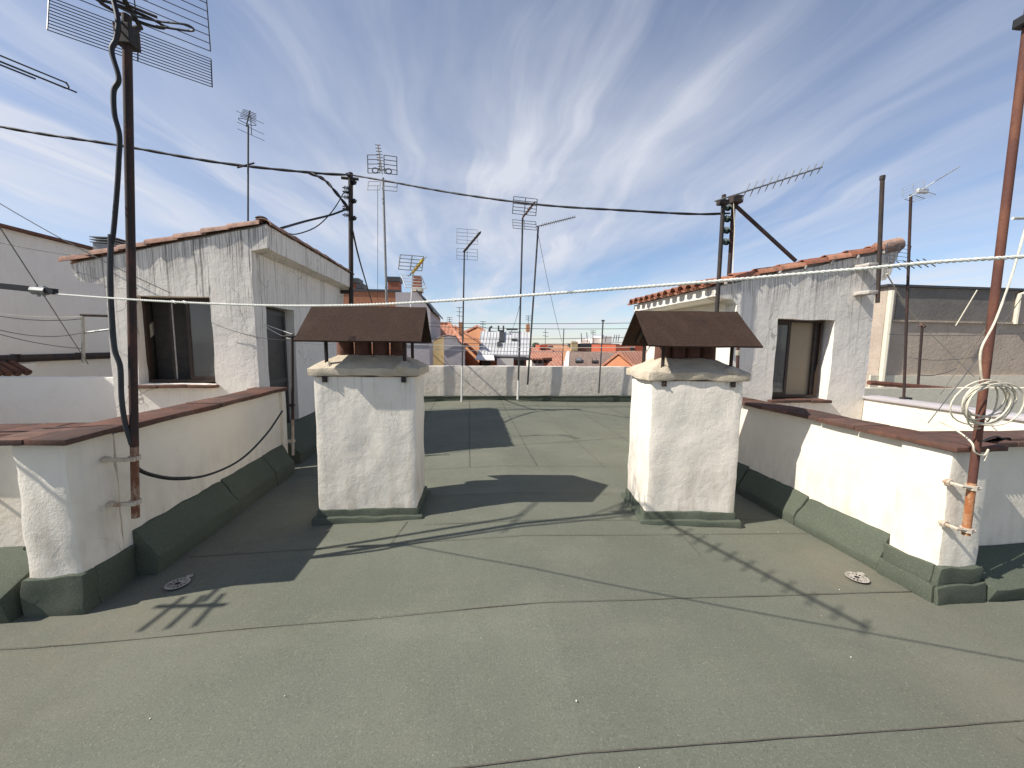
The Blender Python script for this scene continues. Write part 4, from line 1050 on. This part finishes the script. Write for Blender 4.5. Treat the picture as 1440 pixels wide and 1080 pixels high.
# lilac, yellow, grey low walls
t, a, b_ = bldg('low lilac rendered wall with white capping right of the left chimney', 560, 604, 480, 12.6, 1.2, 'lilac'); MB().box(a.x-.03, 12.55, a.z+.002, b_.x+.03, 13.85, a.z+.06).build('capping', 'far_white', t)
t = thing('building', 'yellow rendered side wall with a slanted shadow beside the lilac wall', 'building', (-1.5, 15, -16))
pp = [at(598, 483, 14.4), at(612, 479, 14.4), at(624, 473, 14.4)]
MB().prism(pp+[V((pp[2].x, 14.4, -16)), V((pp[0].x, 14.4, -16))], (0, 3, 0)).build('wall', 'yellow', t)
t = thing('building', 'pale grey wall with curved tile-edged top, in front of the orange gables', 'building', (-.7, 14.3, -16))
pp = [at(624, 474, 14.2), at(632, 472.5, 14.2), at(641, 474, 14.2), at(644, 480, 14.2), at(650, 485, 14.2), at(653, 491, 14.2)]
MB().prism(pp+[V((pp[-1].x, 14.2, -16)), V((pp[0].x, 14.2, -16))], (0, 2.5, 0)).build('wall', 'lilac', t)
q = MB(); ed = [at(606, 481, 14.1)]+[at(612, 478, 14.1), at(624, 472, 14.1)]+[p+V((0, -.1, .02)) for p in pp[1:]]
q.tube(ed, .025, 6); q.build('coping', 'far_tile_brown', t)
# hip roof with skylight
def slope_roof(t, name, lowl, lowr, upl, upr, Y0, Y1, mat, th=.12):
    a, b_, c, d = at(*lowl, Y0), at(*lowr, Y0), at(*upr, Y1), at(*upl, Y1)
    m = MB().prism([a, b_, c, d], (0, 0, -th)); m.build(name, mat, t); return a, b_, c, d
def panel(t, name, x0, x1, y0, y1, Y0, Y1, ya, yb, mat, lift=.05, th=.06):
    f = lambda y: Y0+(Y1-Y0)*(y-ya)/(yb-ya)
    P = [at(x0, y1, f(y1)), at(x1, y1, f(y1)), at(x1, y0, f(y0)), at(x0, y0, f(y0))]
    nn = (P[1]-P[0]).cross(P[3]-P[0]).normalized(); nn = nn if nn.z > 0 else -nn
    return MB().prism([p+nn*lift for p in P], nn*th).build(name, mat, t)
t = thing('building', 'orange tiled hip roof with one skylight, left of the far masts', 'building', (-2, 22, -16))
a, b_, c, d = slope_roof(t, 'roof', (585, 486), (655, 486), (592, 456), (632, 456), 20, 24, 'far_tile')
MB().box(a.x+.2, 20.3, -16, b_.x-.2, 27, a.z-.1).build('wall', 'orange_wall', t)
MB().prism([c, b_, b_+V((0, 7, 0))], (0, 0, -.1)).build('roof', 'far_tile', t)
MB().tube([at(592, 455.5, 24), at(632, 455.5, 24), at(654, 485, 20)], .12, 6).build('ridge_tiles', 'far_tile', t)
panel(t, 'skylight', 611, 618, 466, 470, 20, 24, 486, 456, 'far_white')
p, q = at(645, 453, 23), at(652, 453, 23); s_ = MB().box(p.x, 23, p.z-2, q.x, 23.6, p.z).build('chimney_stack', 'orange_wall', t)
# orange gables
def gable(label, pix, Y, depth, mat, rmat='far_tile', over=.15, dx=0):
    P = [at(q[0], q[1], q[2] if len(q) > 2 else Y) for q in pix]; l, m_, r_ = P
    t = thing('building', label, 'building', (m_.x, Y, -16))
    MB().prism([l, m_, r_, V((r_.x, Y, -16)), V((l.x, Y, -16))], (dx, depth, 0)).build('wall', mat, t)
    up = V((0, 0, .03)); k = V((0, -over, 0))
    MB().prism([l+k+up+(l-m_)*.06, m_+k+up, m_+k+up+V((0, 0, .16)), l+k+up+(l-m_)*.06+V((0, 0, .16))], (dx, depth+over, 0)).build('roof', rmat, t)
    MB().prism([m_+k+up, r_+k+up+(r_-m_)*.06, r_+k+up+(r_-m_)*.06+V((0, 0, .16)), m_+k+up+V((0, 0, .16))], (dx, depth+over, 0)).build('roof', rmat, t)
    return t
gable('wide orange brick gable half hidden by the far mast', [(612, 494, 28.5), (640, 461, 26.5), (674, 483, 24.5)], 26, 8, 'orange_wall')
gable('smaller orange brick gable peak between hip roof and metal roof', [(650, 470, 33.5), (671, 460, 32), (683, 468, 30.8)], 32, 8, 'orange_wall')
gable('salmon gable with red tiles just left of the right chimney', [(838, 522, 20.6), (868, 498.5, 19.2), (900, 526, 17.8)], 19, 2.5, 'salmon', dx=4)
# metal roof
t = thing('building', 'building with a light standing-seam metal roof in the middle of the skyline', 'building', (2, 28, -16))
a, b_, c, d = slope_roof(t, 'roof', (671, 498), (744, 499), (677, 465), (745, 467), 24, 27.5, 'metal_roof')
q = MB()
for k in range(17):
    l0, l1 = a.lerp(b_, k/16), d.lerp(c, k/16); q.tube([l0+V((0, 0, .03)), l1+V((0, 0, .03))], .013, 4)
for k in (.35, .68): q.tube([a.lerp(d, k)+V((0, 0, .03)), b_.lerp(c, k)+V((0, 0, .03))], .012, 4)
q.build('standing_seam', 'metal_roof', t)
MB().box(a.x+.3, 24.4, -16, b_.x-.1, 31, a.z-.15).build('wall', 'brick_red', t)
MB().box(a.x, 23.7, a.z-.35, b_.x, 23.95, a.z-.16).build('gutter', 'dark_steel', t)
p, q = at(671, 499, 23), at(694, 505, 23); MB().prism([p, at(694, 499, 23), q+V((0, -1, 0)), at(668, 505, 22)], (0, 0, -.06)).build('awning', 'far_white', t)
p, q = at(699, 504, 23.6), at(722, 516, 23.6); MB().box(p.x, 23.6, q.z, q.x, 23.8, p.z).build('screen', 'far_white', t)
for x0, x1 in ((678, 690), (726, 738)):
    p, q = at(x0, 505, 24.3), at(x1, 516, 24.3); MB().box(p.x, 24.34, q.z, q.x, 24.38, p.z).build('window', 'door', t)
panel(t, 'skylight', 702, 709, 466, 482, 24, 27.5, 498, 465, 'dark_steel', .06); panel(t, 'skylight', 699, 705, 483, 489, 24, 27.5, 498, 465, 'dark_steel'); panel(t, 'skylight', 719, 727, 478, 480, 24, 27.5, 498, 465, 'dark_steel'); panel(t, 'skylight', 712, 728, 465, 466.5, 24, 27.5, 498, 465, 'dark_steel', .12)
for x, y0, y1 in ((701, 458, 466), (708, 458, 466), (718, 470, 478)): MB().tube([at(x, y1, 27), at(x, y0, 27)], .06, 6).build('flue', 'dark_steel', t)
q = MB()
q.tube([at(688, 466, 27.4), at(689, 461, 27.4), at(692, 459, 27.4)], .08, 6); q.build('flue', 'dark_steel', t)
p = at(742.5, 456, 27.6); s_ = MB().box(p.x-.12, 27.6, p.z-1.2, p.x+.14, 27.9, p.z).build('chimney_stack', 'orange_wall', t)
# orange roofs cluster
t = thing('building', 'low orange tiled roof with dormer right of the metal roof', 'building', (5, 33, -16))
a, b_, c, d = slope_roof(t, 'roof', (745, 504), (782, 504), (748, 489), (778, 489), 28, 32, 'far_tile'); MB().box(a.x+.2, 28.3, -16, b_.x-.2, 34, a.z-.1).build('wall', 'far_white', t)
p, q = at(759, 485, 31), at(770, 493, 31); MB().box(p.x, 31, q.z, q.x, 33, p.z).build('dormer', 'redwall', t)
p, q = at(760.5, 490, 30.9), at(768, 492, 30.9); MB().box(p.x, 30.9, q.z-.1, q.x, 30.96, p.z).build('window', 'door', t)
for x0 in (750, 757, 765, 773):
    p, q = at(x0, 506, 28.2), at(x0+5, 511, 28.2); MB().box(p.x, 28.22, q.z, q.x, 28.27, p.z).build('window', 'door', t)
t = thing('building', 'small orange tiled roof stepping down beside the brown roof', 'building', (6.5, 31, -16))
a, b_, c, d = slope_roof(t, 'roof', (776, 512), (793, 513), (777, 489), (790, 490), 25, 29, 'far_tile'); MB().box(a.x+.1, 25.3, -16, b_.x-.1, 30, a.z-.1).build('wall', 'redwall', t)
t = thing('building', 'red tiled lower roof corner at the far wall top', 'building', (3.6, 22, -16))
a, b_, c, d = slope_roof(t, 'roof', (766, 517), (792, 517), (774, 508), (793, 509), 18, 19.5, 'far_tile'); MB().box(a.x+.1, 18.3, -16, b_.x-.1, 21, a.z-.1).build('wall', 'brick_red', t)
# brown roof
t = thing('building', 'brown tiled roof with two skylights and a white gable edge', 'building', (9, 26, -16))
a, b_, c, d = slope_roof(t, 'roof', (799, 522), (880, 524), (801, 494), (872, 496), 21, 26, 'far_tile_brown')
MB().box(a.x+.1, 21.4, -16, b_.x, 29, a.z-.1).build('wall', 'far_white', t)
MB().prism([at(790, 523, 20.9), at(799, 522, 20.9), at(801, 493.5, 26), at(797, 493.5, 26)], (0, .1, -.5)).build('gable_edge', 'far_white', t)
panel(t, 'skylight', 809, 818, 507, 512, 21, 26, 522, 494, 'dark_steel', .06, .1); panel(t, 'skylight', 832, 839, 507, 512, 21, 26, 522, 494, 'dark_steel', .06, .1)
panel(t, 'skylight', 810, 817, 508, 511, 21, 26, 522, 494, 'grey_metal', .17, .02); panel(t, 'skylight', 833, 838, 508, 511, 21, 26, 522, 494, 'far_tile_brown', .17, .02)
t, a, b_ = bldg('red rendered block behind the salmon gable', 866, 905, 485, 29, 6, 'redwall')
MB().box(at(887, 486, 28.9).x, 28.9, -16, at(891, 486, 28.9).x, 28.99, a.z-.1).build('drainpipe', 'dark_steel', t)
t, a, b_ = bldg('long orange brick block topped by white roof terraces, far right of the skyline', 803, 868, 487, 46, 10, 'orange_wall')
MB().box(a.x-.2, 45.8, a.z+.01, b_.x+.2, 47, a.z+.35).build('roof_edge', 'dark_steel', t)
for x0, x1, y0 in ((819, 832, 478), (833, 859, 475), (845, 858, 473)):
    p, q = at(x0, y0, 49), at(x1, y0, 49); MB().box(p.x, 49+(y0-475)*.3, a.z, q.x, 52, p.z).build('roof_shed', 'far_white', t)
p, q = at(803, 480, 45.7), at(812, 480, 45.7); MB().box(p.x, 45.5, a.z-.5, q.x, 45.79, p.z).build('roof_shed', 'yellow', t)
for x0, x1 in ((813, 824), (833, 839), (845, 851)):
    p, q = at(x0, 488, 45.9), at(x1, 496, 45.9); MB().box(p.x, 45.92, q.z, q.x, 45.97, p.z-.1).build('window', 'brick_red', t)
for x in (818, 826, 846, 851, 862, 866, 869): MB().tube([at(x, 481, 47), at(x+random.uniform(-1, 3), random.uniform(466, 474), 47)], .05, 5).build('flue', 'dark_steel', t)
def far_ant(x, y0, y1, Y, label):
    p0, p1 = at(x, y0, Y), at(x, y1, Y); q = MB(); r = Y*.0006
    q.tube([p0-V((0, 0, 1)), p1], r*1.2, 5)
    for k in range(3): 
        z = (p1-p0)*(.98-.22*k)+p0; q.tube([z+V((-Y*.007, 0, Y*.001*k)), z+V((Y*.008, 0, 0))], r, 5)
    tag(q.build('antenna_mast', 'dark_steel'), label, 'antenna mast', 'tiny antennas on the distant roofs')
far_ant(646, 460, 432, 23.2, 'tiny dark antenna on the orange chimney of the hip roof')
far_ant(743, 458, 444, 27.7, 'tiny antenna on the tan chimney at the end of the metal roof')
far_ant(767, 486, 462, 40, 'tiny thin antenna above the dormer roof')
far_ant(679, 470, 452, 33, 'tiny antenna left of the metal roof ridge')
far_ant(834, 476, 465, 49, 'tiny antenna over the white roof terraces')
far_ant(632, 460, 446, 30, 'tiny faint antenna behind the hip roof')
# mass of the distant city
mb = MB(); mr = MB()
random.seed(3)
for i in range(900):
    y = 60*math.exp(random.uniform(0, 2.9)); x = random.uniform(-1.3, 1.5)*y
    w_, d_, h_ = random.uniform(6, 16), random.uniform(6, 14), random.uniform(9.5, 16.4)-17+random.uniform(0, .9)*(y/300)
    if random.random() < .5 and y > 120: h_ += random.uniform(0, 1.2)
    mb.box(x, y, -17, x+w_, y+d_, h_)
    if random.random() < .6:
        mr.prism([(x-.4, y-.4, h_+.01), (x-.4, y+d_/2, h_+1.2), (x-.4, y+d_+.4, h_+.01)], (w_+.8, 0, 0))
wm = island('far_city', [(.55, .5, .44), (.42, .25, .16), (.6, .58, .54), (.4, .18, .1), (.5, .42, .32)], .95, .0)
o = struct(mb.build('distant_city', wm), 'stuff'); tag(o, 'far-off mass of city blocks reaching the horizon', 'city')
o2 = mr.build('roof', island('far_roofs', [(.36, .13, .08), (.3, .16, .11), (.42, .2, .13)], .95, 0), o); o2['kind'] = 'stuff'
mb = MB()
for i in range(60):
    y = random.uniform(260, 520); x = random.uniform(-.2, .5)*y; r = random.uniform(1, 2.4); z = random.uniform(-3.2, .4)
    for j in range(3):
        c_ = V((x+random.uniform(-2, 2), y, z+random.uniform(-.5, 1)))
        mb.tube([c_+V((0, 0, -r)), c_+V((0, 0, -r*.3)), c_+V((0, 0, r*.5)), c_+V((0, 0, r))], [r*.5, r, r*.8, r*.2], 7)
o = struct(mb.build('distant_trees', 'leaf', rough=.6, freq=.9), 'stuff'); tag(o, 'dark far-off tree mass near the horizon', 'trees')

# ------------------------------------------------------------------ light, sky, camera
S = V((1.03, .212, -1.0)).normalized()
su = bpy.data.lights.new('sun', 'SUN'); su.energy = 4.7; su.angle = math.radians(.5); su.color = (1, .955, .88)
so = bpy.data.objects.new('sun', su); C.objects.link(so); so.rotation_euler = S.to_track_quat('-Z', 'Y').to_euler(); so.location = (-10, -2, 12)
wd = bpy.data.worlds.new('World'); sc.world = wd; wd.use_nodes = True; nt = wd.node_tree; n = N(nt)
bg = nt.nodes['Background']
sky = n.new('ShaderNodeTexSky', sky_type='NISHITA'); sky.sun_disc = False
sky.sun_elevation = math.asin(-S.z); sky.sun_rotation = math.atan2(-S.x, -S.y)
sky.altitude = 600; sky.air_density = 1.0; sky.dust_density = .35; sky.ozone_density = 2.2
tc = n.new('ShaderNodeTexCoord'); g = tc.outputs['Generated']
x, y, z = n.sep(g)
zc = n.math('MAXIMUM', n.math('ADD', z, .05), .02)
u, v = n.math('DIVIDE', x, zc), n.math('DIVIDE', y, zc)
pl = n.comb(u, v, 0)
# warp
wn = n.new('ShaderNodeTexNoise'); n.link(pl, wn.inputs['Vector']); wn.inputs['Scale'].default_value = .55; wn.inputs['Detail'].default_value = 3
wv = n.new('ShaderNodeVectorMath', operation='MULTIPLY_ADD'); n.link(wn.outputs['Color'], wv.inputs[0]); wv.inputs[1].default_value = (.9, .9, 0); n.link(pl, wv.inputs[2])
def rot_scale(vec, ang, s_, loc=(0, 0, 0)):
    mpn = n.new('ShaderNodeMapping'); n.link(vec, mpn.inputs[0]); mpn.inputs['Rotation'].default_value = (0, 0, ang); mpn.inputs['Scale'].default_value = s_; mpn.inputs['Location'].default_value = loc
    return mpn.outputs[0]
st1 = n.noise(rot_scale(wv.outputs[0], math.radians(2), (1.5, .2, 1), (1.3, .2, 0)), 1, 7, .52, .15)
st2 = n.noise(rot_scale(wv.outputs[0], math.radians(-16), (3.4, .42, 1), (4, 2.6, 0)), 1, 7, .55, .1)
big = n.noise(pl, .42, 3, .5)
bigm = n.ramp(big, .36, .64)
f = n.math('MULTIPLY', n.ramp(st1, .46, .84), n.ramp(bigm, 0, 1, .25, 1))
f2 = n.math('MULTIPLY', n.ramp(st2, .5, .8), n.ramp(bigm, 0, 1, .15, .8))
f = n.math('ADD', n.math('MULTIPLY', f, 1.1), n.math('MULTIPLY', f2, 1.1))
f = n.math('MULTIPLY', f, n.ramp(x, .15, .75, 1, .5))
# the big bank of cirrus ahead
du = n.math('DIVIDE', n.math('SUBTRACT', u, .12), 1.5); dv = n.math('DIVIDE', n.math('SUBTRACT', v, 2.5), 1.9)
bank = n.ramp(n.math('ADD', n.math('MULTIPLY', du, du), n.math('MULTIPLY', dv, dv)), 1., .05)
bank = n.math('MULTIPLY', bank, n.ramp(n.noise(rot_scale(wv.outputs[0], .1, (1.1, .5, 1), (2, 5, 0)), 1, 7, .55), .34, .66, .0, .62))
f = n.math('ADD', f, bank)
veil = n.ramp(z, .03, .7, .5, .06)
soft = n.noise(rot_scale(pl, .15, (.8, .3, 1)), 1, 5, .5)
f = n.math('ADD', f, n.math('MULTIPLY', veil, n.ramp(soft, .3, .68, .1, 1.2)))
# whiter towards the left, where the sun stands
f = n.math('ADD', f, n.math('MULTIPLY', n.ramp(x, -.1, -.85, 0, .3), n.ramp(z, .6, .05)))
f = n.math('MINIMUM', n.math('MULTIPLY', f, n.ramp(z, 0., .06, .75, 1)), .88)
col = n.mix(f, n.mix(1., sky.outputs[0], (1.42, 1.45, 1.55), 'MULTIPLY'), (8.6, 8.9, 9.8))
n.link(col, bg.inputs[0]); bg.inputs[1].default_value = .068
cam = bpy.data.cameras.new('camera'); co = bpy.data.objects.new('camera', cam); C.objects.link(co)
cam.sensor_fit = 'HORIZONTAL'; cam.sensor_width = 36; cam.lens = F/1440*36; cam.clip_start = .05; cam.clip_end = 9000
R = Matrix((RT, UP, -fwd)).transposed().to_4x4(); R.translation = (0, 0, H); co.matrix_world = R
sc.camera = co
sc.view_settings.view_transform = 'Standard'; sc.view_settings.look = 'None'; sc.view_settings.exposure = .40; sc.view_settings.gamma = 1
